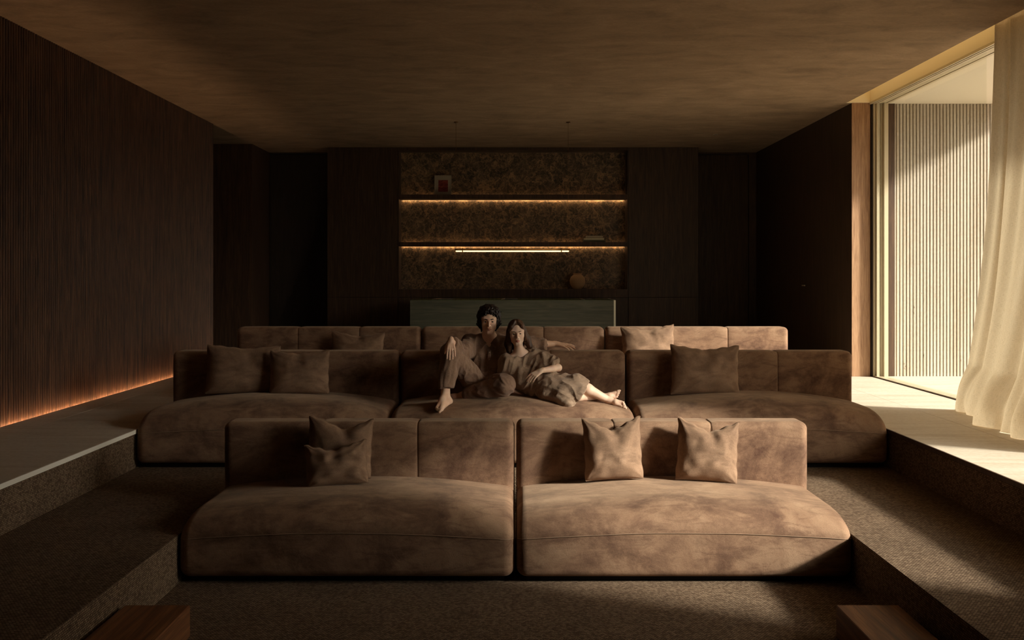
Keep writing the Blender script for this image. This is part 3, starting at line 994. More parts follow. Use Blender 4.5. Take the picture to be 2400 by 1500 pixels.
def place_cushion(px, py, Y, w, h, th, tilt, roll, yaw, seed, label, dent=0.10, wr=1.0, ears=0.10, skew=0.0):
    """px,py: centre of the cushion in the photograph's frame, at distance Y"""
    X = (px - 1208) * Y / F_PX; Z = EYE - (py - 650) * Y / F_PX
    m, pm = cushion(w, h, th, seed, dent, wr, ears, skew)
    o = obj('cushion', m, CUSHION, None, True)
    tag(o, label, 'cushion', 'velvet throw cushions')
    o.location = (X, Y, Z)
    o.rotation_euler = (Matrix.Rotation(math.radians(yaw), 3, 'Z') @ Matrix.Rotation(math.radians(-tilt), 3, 'X') @ Matrix.Rotation(math.radians(roll), 3, 'Y')).to_euler()
    obj('piping', pm, CUSHION, o, True)
    return o
place_cushion(797, 1048, 6.765, 0.45, 0.42, 0.17, 7, 2, 2, 11, 'taupe velvet cushion at the back of the stacked pair on the front left sofa', 0.22, 0.8, 0.035, 0.12)
place_cushion(789, 1087, 6.60, 0.42, 0.29, 0.15, 12, -4, 6, 23, 'small crumpled taupe cushion leaning in front of the stacked pair on the front left sofa', 0.20, 1.3, 0.04, -0.1)
place_cushion(1436, 1051, 6.755, 0.41, 0.43, 0.18, 8, -2, 4, 5, 'taupe velvet cushion with notched top edge, nearer the middle gap on front right sofa', 0.22, 1.0, 0.035, 0.0)
place_cushion(1658, 1056, 6.74, 0.43, 0.43, 0.18, 10, 4, -3, 17, 'taupe velvet cushion with ruffled top edge, right-hand one on the front right sofa', 0.20, 1.0, 0.05, 0.05)
place_cushion(570, 866, 8.78, 0.66, 0.44, 0.19, 5, 1, 4, 31, 'wide dim taupe cushion at the left end of the middle row', 0.07, 0.8, 0.03, 0.1)
place_cushion(702, 872, 8.66, 0.54, 0.39, 0.17, 8, -1, -3, 37, 'squarer taupe cushion overlapping the wide one on the middle row left', 0.08, 1.0, 0.03, 0.0)
place_cushion(1652, 867, 8.77, 0.63, 0.45, 0.19, 6, 1, 3, 43, 'large shaded taupe cushion on the middle row sofa nearest the curtain', 0.09, 1.1, 0.04, 0.0)
place_cushion(838, 815, 10.95, 0.60, 0.36, 0.18, 6, 2, 2, 53, 'dark taupe cushion on the back row, left module, half hidden', 0.14, 1.0, 0.04, 0.0)
place_cushion(1519, 808, 10.95, 0.61, 0.44, 0.18, 6, -2, 2, 59, 'sunlit taupe cushion on the back row, right module', 0.13, 1.1, 0.04, 0.0)

# ------------------------------------------------------------------ timber blocks in the foreground
b1 = box('timber_block', -2.07, -1.724, 4.05, 5.09, 0.0, 0.168, BLOCKWOOD, None, 0.004)
tag(b1, 'reddish brown solid timber block on the carpet at the lower left corner', 'timber block')
b2 = box('timber_block', 1.70, 2.03, 4.05, 5.09, 0.0, 0.168, BLOCKWOOD, None, 0.004)
tag(b2, 'worn brown solid timber block on the carpet at the lower right corner', 'timber block')
# small recessed ceiling spots
for (x, y, lab) in ((3.15, 15.1, 'tiny recessed ceiling spot on the right, near the right hand door'), (-3.25, 15.1, 'tiny recessed ceiling spot on the left, near the black door')):
    t = thing('ceiling_spot', lab, 'ceiling light', (x, y, ZC), 0, 'recessed ceiling spots')
    obj('bezel', MB().lathe([(0.030, -0.003), (0.036, -0.003), (0.036, 0.0)], 20), FRAMEM, t, True)
    obj('lens', MB().lathe([(0.0, -0.001), (0.030, -0.001)], 20), BLACK, t)

# ------------------------------------------------------------------ people: smooth distance fields turned into one mesh
V3 = lambda *a: np.array(a, dtype=np.float64)
def PX(px, py, Y):
    return V3((px - 1208) * Y / F_PX, Y, EYE - (py - 650) * Y / F_PX)
def unit(v):
    return v / (np.linalg.norm(v) + 1e-12)

class Field:
    def __init__(self, lo, hi, h):
        self.lo = np.array(lo, float); self.h = h
        self.n = np.ceil((np.array(hi, float) - self.lo) / h).astype(int) + 1
        self.d = np.full(self.n, 1.0, np.float32)
    def region(self, lo, hi):
        a = np.clip(np.floor((lo - self.lo) / self.h).astype(int), 0, self.n)
        b = np.clip(np.ceil((hi - self.lo) / self.h).astype(int) + 1, 0, self.n)
        if np.any(b <= a): return None
        sl = tuple(slice(i, j) for i, j in zip(a, b))
        ax = [(self.lo[k] + self.h * np.arange(a[k], b[k])).astype(np.float32) for k in range(3)]
        X = ax[0][:, None, None]; Y = ax[1][None, :, None]; Z = ax[2][None, None, :]
        return sl, X, Y, Z
    def merge(self, sl, e, k, cut=False):
        d = self.d[sl]
        if cut:
            e = -e
            if k > 0:
                t = np.clip(0.5 - 0.5 * (d - e) / k, 0, 1)
                self.d[sl] = d + (e - d) * t + k * t * (1 - t)
            else: self.d[sl] = np.maximum(d, e)
        else:
            if k > 0:
                t = np.clip(0.5 + 0.5 * (d - e) / k, 0, 1)
                self.d[sl] = d + (e - d) * t - k * t * (1 - t)
            else: self.d[sl] = np.minimum(d, e)
    def cone(self, a, b, ra, rb, k=0.02, cut=False):
        a = np.asarray(a, float); b = np.asarray(b, float)
        m = max(ra, rb) + k + 3 * self.h
        r = self.region(np.minimum(a, b) - m, np.maximum(a, b) + m)
        if r is None: return self
        sl, X, Y, Z = r
        ba = b - a; L = float(ba @ ba) + 1e-12
        px, py, pz = X - a[0], Y - a[1], Z - a[2]
        t = np.clip((px * ba[0] + py * ba[1] + pz * ba[2]) / L, 0, 1)
        e = np.sqrt((px - t * ba[0]) ** 2 + (py - t * ba[1]) ** 2 + (pz - t * ba[2]) ** 2) - (ra + (rb - ra) * t)
        self.merge(sl, e.astype(np.float32), k, cut); return self
    def ball(self, a, r, k=0.02, cut=False):
        return self.cone(a, np.asarray(a, float) + V3(0, 0, 1e-5), r, r, k, cut)
    def chain(self, pts, rs, k=0.02):
        for i in range(len(pts) - 1): self.cone(pts[i], pts[i + 1], rs[i], rs[i + 1], k)
        return self
    def ell(self, c, rad, R=None, k=0.02, cut=False):
        c = np.asarray(c, float); rad = np.asarray(rad, float)
        m = rad.max() + k + 3 * self.h
        r = self.region(c - m, c + m)
        if r is None: return self
        sl, X, Y, Z = r
        R = np.eye(3) if R is None else R
        px, py, pz = X - c[0], Y - c[1], Z - c[2]
        q = [px * R[0, i] + py * R[1, i] + pz * R[2, i] for i in range(3)]
        k0 = np.sqrt(sum((q[i] / rad[i]) ** 2 for i in range(3)))
        k1 = np.sqrt(sum((q[i] / rad[i] ** 2) ** 2 for i in range(3))) + 1e-9
        e = k0 * (k0 - 1) / k1
        self.merge(sl, e.astype(np.float32), k, cut); return self
    def halfspace(self, p, nrm, reach, k=0.0):
        """remove everything within `reach` of p on the side nrm points to"""
        p = np.asarray(p, float); nrm = unit(np.asarray(nrm, float))
        r = self.region(p - reach, p + reach)
        sl, X, Y, Z = r
        pl = (X - p[0]) * nrm[0] + (Y - p[1]) * nrm[1] + (Z - p[2]) * nrm[2]
        rr = np.sqrt((X - p[0]) ** 2 + (Y - p[1]) ** 2 + (Z - p[2]) ** 2)
        inside = rr < reach
        d = self.d[sl]
        self.d[sl] = np.where(inside, np.maximum(d, pl), d)
        return self
    def nets(self):
        d = self.d; h = self.h
        s = d < 0
        c = np.zeros(tuple(np.array(d.shape) - 1), np.int8)
        for i in (0, 1):
            for j in (0, 1):
                for k in (0, 1):
                    c += s[i:d.shape[0] - 1 + i, j:d.shape[1] - 1 + j, k:d.shape[2] - 1 + k]
        mask = (c > 0) & (c < 8)
        cells = np.argwhere(mask)
        idx = np.full(mask.shape, -1, np.int32)
        idx[mask] = np.arange(len(cells))
        acc = np.zeros((len(cells), 3)); cnt = np.zeros(len(cells))
        corners = [(i, j, k) for i in (0, 1) for j in (0, 1) for k in (0, 1)]
        val = {cc: d[cells[:, 0] + cc[0], cells[:, 1] + cc[1], cells[:, 2] + cc[2]].astype(float) for cc in corners}
        for a in corners:
            for ax in range(3):
                if a[ax]: continue
                b = list(a); b[ax] = 1; b = tuple(b)
                va, vb = val[a], val[b]
                m = (va < 0) != (vb < 0)
                t = np.where(m, va / np.where(m, va - vb, 1), 0)
                for q in range(3):
                    acc[:, q] += np.where(m, a[q] + (t if q == ax else 0), 0)
                cnt += m
        v = (acc / cnt[:, None] + cells) * h + self.lo
        quads = []
        for ax in range(3):
            o = [q for q in range(3) if q != ax]
            sa = [slice(None)] * 3; sb = [slice(None)] * 3
            sa[ax] = slice(0, -1); sb[ax] = slice(1, None)
            e = s[tuple(sa)] != s[tuple(sb)]
            w = np.argwhere(e)
            ok = (w[:, o[0]] > 0) & (w[:, o[1]] > 0) & (w[:, o[0]] < d.shape[o[0]] - 1) & (w[:, o[1]] < d.shape[o[1]] - 1)
            w = w[ok]
            def g(da, db):
                u = w.copy(); u[:, o[0]] += da; u[:, o[1]] += db
                return idx[u[:, 0], u[:, 1], u[:, 2]]
            q = np.stack([g(-1, -1), g(0, -1), g(0, 0), g(-1, 0)], 1)
            flip = s[w[:, 0], w[:, 1], w[:, 2]]
            if ax == 1: flip = ~flip
            q[~flip] = q[~flip][:, ::-1]
            quads.append(q)
        return v, np.concatenate(quads)

def build_mesh(name, v, q):
    me = bpy.data.meshes.new(name)
    me.vertices.add(len(v)); me.vertices.foreach_set('co', v.astype(np.float32).ravel())
    me.loops.add(len(q) * 4); me.loops.foreach_set('vertex_index', q.astype(np.int32).ravel())
    me.polygons.add(len(q))
    me.polygons.foreach_set('loop_start', np.arange(0, len(q) * 4, 4, dtype=np.int32))
    me.polygons.foreach_set('loop_total', np.full(len(q), 4, dtype=np.int32))
    me.update(calc_edges=True)
    me.polygons.foreach_set('use_smooth', np.ones(len(q), bool))
    return me

def vnormals(v, q):
    a = v[q[:, 2]] - v[q[:, 0]]; b = v[q[:, 3]] - v[q[:, 1]]
    n = np.cross(a, b); out = np.zeros_like(v)
    for i in range(4): np.add.at(out, q[:, i], n)
    return out / (np.linalg.norm(out, axis=1)[:, None] + 1e-12)

def relax(v, q, it=2, lam=0.5):
    for _ in range(it):
        acc = np.zeros_like(v); cnt = np.zeros(len(v))
        for i in range(4):
            j = (i + 1) % 4
            np.add.at(acc, q[:, i], v[q[:, j]]); np.add.at(acc, q[:, j], v[q[:, i]])
            np.add.at(cnt, q[:, i], 1); np.add.at(cnt, q[:, j], 1)
        v = v + lam * (acc / cnt[:, None] - v)
    return v

def fold_noise(v, seed, scale, stretch):
    """ridged folds: stretch is a direction the folds run along"""
    st = unit(np.asarray(stretch, float))
    along = (v @ st)[:, None] * st
    p = (v - along) * scale + along * scale * 0.22
    out = np.empty(len(v))
    f = mnoise.noise
    for i, (x, y, z) in enumerate(p):
        n = f(Vector((x + seed, y - seed, z)))
        m = f(Vector((x * 2.3 - seed, y * 2.3, z * 2.3 + seed)))
        out[i] = (1 - min(1.6, abs(n) * 3.6)) * 0.75 + m * 0.4
    return out

def person_part(name, F, root, mat, rel=2, disp=None, lips=None):
    v, q = F.nets()
    v = relax(v, q, rel)
    if disp is not None: v = v + vnormals(v, q) * disp(v)[:, None]
    org = np.array(root.location)
    me = build_mesh(name, v - org, q)
    o = obj(name, me, mat, root)
    return o, v, q

def hand(F, wrist, knuck, back, thumb, curl=(0.25, 0.35, 0.25), spread=0.10, sc=1.0, thumb_open=0.7, wr=0.024):
    """wrist and knuckle centre points, back = direction out of the back of the hand, thumb = +1/-1 side"""
    f = unit(knuck - wrist); n = unit(back - f * (back @ f)); s = np.cross(f, n) * thumb
    L = np.linalg.norm(knuck - wrist)
    F.cone(wrist - f * 0.02, wrist + f * 0.01, wr * sc, wr * 0.95 * sc, 0.012)
    offs = (0.031, 0.011, -0.010, -0.029)
    lens = (0.92, 1.0, 0.94, 0.76)
    for i in range(4):
        kp = knuck + s * offs[i] * sc + f * (0.004, 0.008, 0.004, -0.006)[i] * sc
        F.cone(wrist + s * offs[i] * 0.55 * sc + f * 0.008, kp, 0.0125 * sc, 0.0098 * sc, 0.011)
        ang = 0.0; p = kp; seg = np.array((0.043, 0.027, 0.021)) * lens[i] * sc
        side = offs[i] / 0.031 * spread
        for j in range(3):
            ang += curl[j] * (1 + 0.12 * (i - 1.2))
            dr = unit(f * math.cos(ang) - n * math.sin(ang) + s * side)
            q = p + dr * seg[j]
            F.cone(p, q, (0.0088, 0.0080, 0.0072)[j] * sc, (0.0080, 0.0072, 0.0060)[j] * sc, 0.0035)
            p = q
    tb = wrist + f * 0.018 * sc + s * 0.022 * sc - n * 0.004
    d1 = unit(f * 0.75 + s * thumb_open - n * 0.35)
    d2 = unit(f * 0.95 + s * thumb_open * 0.45 - n * 0.35)
    t1 = tb + d1 * 0.040 * sc; t2 = t1 + d2 * 0.032 * sc; t3 = t2 + d2 * 0.026 * sc
    F.cone(tb, t1, 0.0155 * sc, 0.0112 * sc, 0.012).cone(t1, t2, 0.0105 * sc, 0.0092 * sc, 0.004).cone(t2, t3, 0.0092 * sc, 0.0070 * sc, 0.004)

def foot(F, ankle, heel, ball, side, sc=1.0, big=1):
    """side = lateral direction towards the big toe"""
    f = unit(ball - heel); s = unit(side - f * (side @ f)); up = unit(np.cross(s, f)); 
    if up @ (ankle - heel) < 0: up = -up
    F.cone(ankle, heel + f * 0.01, 0.034 * sc, 0.029 * sc, 0.02)
    F.ball(heel, 0.029 * sc, 0.02)
    F.cone(ankle, (ankle + ball) / 2 + up * 0.004, 0.032 * sc, 0.027 * sc, 0.02)
    F.cone((ankle + ball) / 2 + s * 0.008, ball + s * 0.022 * sc, 0.025 * sc, 0.017 * sc, 0.02)
    F.cone((ankle + ball) / 2 - s * 0.008, ball - s * 0.024 * sc - f * 0.012, 0.024 * sc, 0.014 * sc, 0.02)
    F.cone(heel - s * 0.004, ball - s * 0.022 * sc - f * 0.02, 0.024 * sc, 0.014 * sc, 0.018)
    F.cone(heel + s * 0.006, ball + s * 0.018 * sc, 0.022 * sc, 0.016 * sc, 0.018)
    for i in range(5):
        o = 0.030 - 0.0145 * i
        st = ball + s * o * sc - f * (0.002 * i * i * 0.5) * sc
        L = (0.046, 0.040, 0.036, 0.031, 0.026)[i] * sc
        r = (0.0118, 0.0086, 0.0082, 0.0078, 0.0076)[i] * sc
        m = st + f * L * 0.6 + up * 0.003
        F.cone(st, m, r * 1.05, r, 0.004).cone(m, st + f * L - up * 0.004, r, r * 0.92, 0.003)

def head(F, c, R, sc, male):
    """c = point midway between the eyes inside the skull; R columns = right(image), back, up"""
    P = lambda x, y, z: c + R @ (V3(x, y, z) * sc)
    S = sc
    E = lambda p, r, k, cut=False: F.ell(P(*p), np.array(r) * S, R, k, cut)
    E((0, 0.018, 0.040), (0.074, 0.094, 0.083), 0.01)
    E((0, -0.016, -0.030), (0.060 if male else 0.058, 0.066, 0.078), 0.03)
    for sx in (-1, 1):
        F.ball(P(sx * (0.042 if male else 0.037), 0.000, -0.062), (0.019 if male else 0.017) * S, 0.04)
        F.ball(P(sx * 0.041, -0.050, -0.024), 0.022 * S, 0.028)
        F.ball(P(sx * 0.050, -0.040, 0.028), 0.022 * S, 0.03)
    F.cone(P(-0.009, -0.060, -0.097), P(0.009, -0.060, -0.097), (0.017 if male else 0.013) * S, (0.017 if male else 0.013) * S, 0.035)
    br = 0.0105 if male else 0.0075
    F.cone(P(-0.040, -0.068, 0.021), P(-0.012, -0.080, 0.017), br * S, br * S, 0.012)
    F.cone(P(0.040, -0.068, 0.021), P(0.012, -0.080, 0.017), br * S, br * S, 0.012)
    for sx in (-1, 1):
        F.ell(P(sx * 0.031, -0.089, 0.001), np.array((0.0185, 0.0165, 0.0125)) * S, R, 0.010, True)
        # lids around the eye
        F.cone(P(sx * 0.018, -0.0735, 0.0065), P(sx * 0.031, -0.0785, 0.0100), 0.0040 * S, 0.0045 * S, 0.003)
        F.cone(P(sx * 0.031, -0.0785, 0.0100), P(sx * 0.044, -0.0700, 0.0055), 0.0045 * S, 0.0040 * S, 0.003)
        F.cone(P(sx * 0.019, -0.0725, -0.0075), P(sx * 0.041, -0.0700, -0.0070), 0.0040 * S, 0.0040 * S, 0.004)
    nw = 1.0 if male else 0.86
    F.cone(P(0, -0.079, 0.016), P(0, -0.100, -0.027), 0.0080 * S * nw, 0.0085 * S * nw, 0.012)
    F.cone(P(0, -0.098, -0.026), P(0, -0.104, -0.036), 0.0085 * S * nw, 0.0095 * S * nw, 0.006)
    for sx in (-1, 1):
        F.ball(P(sx * 0.0125 * nw, -0.090, -0.038), 0.0078 * S, 0.006)
        F.ball(P(sx * 0.0065 * nw, -0.099, -0.0465), 0.0035 * S, 0.003, True)
    F.cone(P(-0.004, -0.0745, -0.052), P(0.004, -0.0745, -0.052), 0.0105 * S, 0.0105 * S, 0.018)
    lw = 0.021 if male else 0.019
    for sx in (-1, 1):
        F.cone(P(sx * 0.004, -0.0800, -0.0628), P(sx * lw, -0.0690, -0.0668), 0.0052 * S, 0.0030 * S, 0.006)
        F.cone(P(sx * 0.004, -0.0780, -0.0732), P(sx * lw * 0.9, -0.0690, -0.0680), 0.0060 * S, 0.0030 * S, 0.006)
        F.cone(P(0, -0.0870, -0.0680), P(sx * lw * 0.95, -0.0750, -0.0675), 0.0024 * S, 0.0018 * S, 0.002, True)
        F.ell(P(sx * 0.0765, 0.006, -0.008), np.array((0.009, 0.017, 0.030)) * S, R, 0.006)
        F.ell(P(sx * 0.0845, -0.001, -0.006), np.array((0.005, 0.009, 0.017)) * S, R, 0.004, True)
    return P

def rot(yaw=0, pitch=0, roll=0):
    m = Matrix.Rotation(math.radians(yaw), 3, 'Z') @ Matrix.Rotation(math.radians(pitch), 3, 'X') @ Matrix.Rotation(math.radians(roll), 3, 'Y')
    return np.array(m)

def mat_skin(name, c, c2):
    M = Mat(name, 0.5, 0.35)
    a = M.noise(M.coord('Object'), 16, 4, 0.6)
    M.color(M.ramp(a, [(0.35, c), (0.65, c2)]))
    M.b.inputs['Subsurface Weight'].default_value = 0.12
    M.b.inputs['Subsurface Radius'].default_value = (0.012, 0.005, 0.003)
    M.b.inputs['Subsurface Scale'].default_value = 1.0
    M.bump(M.noise(M.coord('Object'), 180, 3), 0.06, 0.001)
    return M.m
def mat_linen(name, c1, c2, bump=0.5):
    M = Mat(name, 0.9, 0.15)
    a = M.noise(M.coord('Object', (1, 1, 1)), 9, 5, 0.6)
    c = M.ramp(a, [(0.3, c1), (0.7, c2)])
    w1 = M.noise(M.coord('Object', (300, 300, 40)), 1.0, 2)
    w2 = M.noise(M.coord('Object', (40, 60, 330)), 1.0, 2)
    ad = M.n('ShaderNodeMath', operation='ADD'); M.l(w1, ad.inputs[0]); M.l(w2, ad.inputs[1])
    c = M.mix(0.4, c, M.ramp(ad.outputs[0], [(0.7, (0.3, 0.3, 0.3)), (1.3 if False else 1.0, (0.75, 0.75, 0.75))]), 'OVERLAY')
    M.color(c)
    b = M.bump(M.noise(M.coord('Object', (1, 1, 1)), 38, 4, 0.55, 0.8), bump, 0.008)
    M.bump(ad.outputs[0], 0.3, 0.001, b)
    M.b.inputs['Sheen Weight'].default_value = 0.15
    return M.m
SKIN_M = mat_skin('skin_man', srgb(226, 184, 154), srgb(234, 195, 166))
SKIN_W = mat_skin('skin_woman', srgb(228, 190, 164), srgb(236, 202, 176))
LIP_M = mat_plain('lips_man', srgb(186, 124, 102), 0.5)
LIP_W = mat_plain('lips_woman', srgb(196, 128, 108), 0.45)
SHIRT = mat_linen('brown_linen_shirt', srgb(120, 94, 78), srgb(144, 116, 96))
DRESS = mat_linen('taupe_linen_dress', srgb(132, 109, 90), srgb(156, 131, 109))
HAIR_M = mat_wood('dark_curly_hair', srgb(16, 10, 8), srgb(34, 22, 16), srgb(54, 36, 26), rough=0.45, scale=3)
HAIR_W = mat_wood('brown_straight_hair', srgb(48, 30, 19), srgb(84, 55, 35), srgb(118, 80, 52), rough=0.4, scale=2.5, bump=0.8)
BROW = mat_plain('eyebrow_hair', srgb(30, 20, 14), 0.8)
BROW_W = mat_plain('eyebrow_brown', srgb(84, 56, 38), 0.8)
EYEW = mat_plain('eye_white', srgb(186, 172, 158), 0.25)
IRIS = mat_plain('iris_dark', srgb(36, 26, 20), 0.2)
BUTTON = mat_plain('pearl_button', srgb(206, 190, 164), 0.3)

def face_details(root, P, R, sc, brow_mat, lipmat, body, v, q):
    org = np.array(root.location)
    for sx in (-1, 1):
        m = MB()
        c = P(sx * 0.031, -0.0665, 0.0010) - org
        nlat, nlon = 10, 16
        vs = []; fs = []
        r = 0.0122 * sc
        for i in range(nlat + 1):
            th = math.pi * i / nlat
            for j in range(nlon):
                ph = 2 * math.pi * j / nlon
                vs.append(tuple(c + r * V3(math.sin(th) * math.cos(ph), math.sin(th) * math.sin(ph), math.cos(th))))
        for i in range(nlat):
            for j in range(nlon):
                a = i * nlon + j; b = i * nlon + (j + 1) % nlon
                fs.append((a, b, b + nlon, a + nlon))
        m.add(vs, fs)
        e = obj('eye', m, EYEW, root, True)
        # iris: a shallow dome on the front
        fwd = R @ V3(0, -1, 0); ri = R @ V3(1, 0, 0); up = R @ V3(0, 0, 1)
        im = MB(); vs = [tuple(c + fwd * (r + 0.0009))]; fs = []
        for k_, rr in enumerate((0.0035, 0.0058)):
            for j in range(14):
                a = 2 * math.pi * j / 14
                vs.append(tuple(c + fwd * (math.sqrt(r * r - (rr * sc) ** 2) + 0.0008) + (ri * math.cos(a) + up * math.sin(a)) * rr * sc))
        for j in range(14):
            fs.append((0, 1 + j, 1 + (j + 1) % 14)); fs.append((1 + j, 15 + j, 15 + (j + 1) % 14, 1 + (j + 1) % 14))
        im.add(vs, fs)
        obj('iris', im, IRIS, e, True)
        pts = [P(sx * x, y, z) - org for x, y, z in ((0.013, -0.0905, 0.0190), (0.022, -0.0885, 0.0225), (0.032, -0.0830, 0.0245), (0.041, -0.0750, 0.0225), (0.047, -0.0680, 0.0185))]
        w = 1.0 if brow_mat is BROW else 0.62
        obj('eyebrow', MB().tube(pts, [0.0030 * w, 0.0042 * w, 0.0040 * w, 0.0032 * w, 0.0015 * w], 8), brow_mat, root, True)
    # colour the lips on the one skin mesh
    cen = v[q].mean(1)
    loc = (cen - P(0, 0, 0)) @ R / sc
    m = (np.abs(loc[:, 0]) < 0.0215) & (loc[:, 1] < -0.064)
    lw = np.clip(1 - (np.abs(loc[:, 0]) / 0.0225) ** 2, 0, 1)
    m &= (loc[:, 2] < -0.0672 + 0.0105 * lw) & (loc[:, 2] > -0.0672 - 0.0135 * lw)
    body.data.materials.append(lipmat)
    mi = np.zeros(len(q), np.int32); mi[m] = 1
    body.data.polygons.foreach_set('material_index', mi)

# ---------------------------------------------------------------- the man
def man():
    H = 0.0036
    root = thing('person', 'person with dark curly hair in brown linen shirt and trousers, arm along the backrest', 'person', (-0.27, 8.62, 0.83))
    sh_l, el_l, wr_l = PX(1103, 803, 8.72), PX(1081, 826, 8.50), PX(1057, 799, 8.25)
    sh_r, el_r, wr_r = PX(1188, 803, 8.74), PX(1246, 806, 8.90), PX(1304, 806, 8.96)
    neck, chest, belly, pel = PX(1146, 798, 8.72), PX(1146, 828, 8.74), PX(1144, 868, 8.70), PX(1140, 900, 8.64)
    hip_l, kn_l, an_l = PX(1122, 905, 8.60), PX(1056, 826, 8.35), PX(1044, 918, 8.29)
    hip_r, kn_r, an_r = PX(1154, 907, 8.62), PX(1181, 902, 8.30), PX(1084, 928, 8.46)
    hc = PX(1146, 752, 8.62); HR = rot(2, 4, 0); hs = 1.0
    F = Field((-0.80, 7.98, 0.74), (0.60, 9.08, 1.64), H)
    P = head(F, hc, HR, hs, True)
    F.cone(P(0, 0.022, -0.055), neck, 0.054, 0.060, 0.03)
    F.cone(neck, sh_l, 0.055, 0.052, 0.05).cone(neck, sh_r, 0.055, 0.052, 0.05)
    for sx in (-1, 1):
        F.cone(chest + V3(sx * 0.085, 0, 0.04), belly + V3(sx * 0.055, 0, 0), 0.090, 0.080, 0.06)
        F.cone(belly + V3(sx * 0.055, 0, 0), pel + V3(sx * 0.06, 0, 0), 0.080, 0.088, 0.06)
    for a, b, c in ((sh_l, el_l, wr_l), (sh_r, el_r, wr_r)):
        F.chain([a, b], [0.050, 0.038], 0.03).chain([b, b + (c - b) * 0.35, c], [0.038, 0.037, 0.025], 0.015)
    for a, b, c in ((hip_l, kn_l, an_l), (hip_r, kn_r, an_r)):
        F.chain([a, b], [0.085, 0.052], 0.03).chain([b, b + (c - b) * 0.35, c], [0.052, 0.050, 0.033], 0.02)
    # hand hanging over the raised knee
    hand(F, wr_l, wr_l + V3(0.004, -0.048, -0.066), V3(0.05, -0.9, 0.5), 1, (0.12, 0.22, 0.12), 0.07, 1.0, 0.5)
    # hand resting on the backrest
    hand(F, wr_r, wr_r + V3(0.078, -0.030, -0.012), V3(0.1, -0.45, 0.9), -1, (0.10, 0.22, 0.14), 0.16, 1.0, 0.75)
    foot(F, an_l, PX(1052, 940, 8.28), PX(1029, 958, 8.12), V3(0.9, 0.3, 0.0), 1.0)
    foot(F, an_r, PX(1094, 931, 8.52), PX(1046, 933, 8.50), V3(0, -0.5, 0.86), 0.96)
    body, v, q = person_part('body', F, root, SKIN_M, 1)
    face_details(root, P, HR, hs, BROW, LIP_M, body, v, q)

    # shirt
    C = Field((-0.80, 8.10, 0.80), (0.42, 9.08, 1.50), 0.0048)
    C.cone(neck + V3(0, 0, -0.01), sh_l, 0.070, 0.062, 0.05).cone(neck + V3(0, 0, -0.01), sh_r, 0.070, 0.062, 0.05)
    for sx in (-1, 1):
        C.cone(chest + V3(sx * 0.09, -0.004, 0.045), belly + V3(sx * 0.066, -0.006, 0), 0.102, 0.098, 0.06)
        C.cone(belly + V3(sx * 0.066, -0.006, 0), pel + V3(sx * 0.062, -0.01, 0.035), 0.098, 0.098, 0.06)
    C.chain([sh_l, el_l + V3(0, 0, -0.008), wr_l], [0.068, 0.066, 0.044], 0.04)
    C.cone((sh_l + el_l) / 2 + V3(0.02, 0.02, -0.05), el_l + V3(0.015, 0, -0.035), 0.05, 0.045, 0.04)
    C.chain([sh_r, el_r, wr_r], [0.070, 0.058, 0.050], 0.03)
    C.cone(neck + V3(0, -0.02, 0.10), neck + V3(0, -0.052, 0.012), 0.048, 0.040, 0.012, True)
    C.cone(neck + V3(0, -0.055, 0.012), chest + V3(0.002, -0.125, 0.030), 0.034, 0.008, 0.006, True)
    C.halfspace(wr_l + (el_l - wr_l) * 0.16, wr_l - el_l, 0.13)
    C.halfspace(PX(1279, 806, 8.93), wr_r - el_r, 0.22)
    def dshirt(v):
        f1 = fold_noise(v, 3.1, 13, (0.25, 0, 1)); f2 = fold_noise(v, 8.7, 19, (1, 0, 0.4))
        low = np.clip((1.15 - v[:, 2]) / 0.18, 0, 1)
        arm = np.clip((np.abs(v[:, 0] + 0.22) - 0.16) / 0.06, 0, 1)
        return f1 * 0.0125 * (1 - low * 0.4) + f2 * 0.011 * np.clip(low + arm, 0, 1)
    person_part('shirt', C, root, SHIRT, 1, dshirt)
    org = np.array(root.location)
    # collar flaps, placket and buttons
    fr = V3(0, -1, 0)
    n0 = neck
    for sx in (-1, 1):
        a = n0 + V3(sx * 0.060, 0.018, 0.042); b = n0 + V3(sx * 0.050, -0.044, 0.018); c = n0 + V3(sx * 0.016, -0.088, -0.020)
        d = n0 + V3(sx * 0.056, -0.104, -0.066); e = n0 + V3(sx * 0.092, -0.056, -0.034); g = n0 + V3(sx * 0.086, 0.018, 0.004)
        pts = [a, b, c, d, e, g]
        m = MB()
        t = V3(sx * 0.004, -0.004, 0.004)
        m.add([tuple(p - org) for p in pts] + [tuple(p + t - org) for p in pts],
              [(0, 1, 4, 5), (1, 2, 3, 4), (6, 11, 10, 7), (7, 10, 9, 8)] + [(i, (i + 1) % 6, (i + 1) % 6 + 6, i + 6) for i in range(6)])
        obj('collar', m, SHIRT, root)
    pl0, pl1 = chest + V3(0.006, -0.118, 0.035), belly + V3(0.004, -0.112, 0.02)
    mm = MB()
    for s_ in range(12):
        p = pl0 + (pl1 - pl0) * s_ / 11 - org
        mm.v += [tuple(p + V3(-0.012, 0.012, 0)), tuple(p + V3(-0.010, -0.003, 0)), tuple(p + V3(0.012, -0.003, 0)), tuple(p + V3(0.014, 0.012, 0))]
        if s_:
            o_ = (s_ - 1) * 4
            for k_ in range(3): mm.f.append((o_ + k_, o_ + k_ + 1, o_ + k_ + 5, o_ + k_ + 4))
    obj('placket', mm, SHIRT, root)
    for s_ in (0.1, 0.48, 0.86):
        p = pl0 + (pl1 - pl0) * s_ - org + V3(0.004, -0.004, 0)
        b = MB().tube([tuple(p), tuple(p + V3(0, -0.003, 0))], 0.0055, 10)
        obj('button', b, BUTTON, root)

    # trousers
    T = Field((-0.80, 8.05, 0.74), (0.12, 8.85, 1.42), 0.0048)
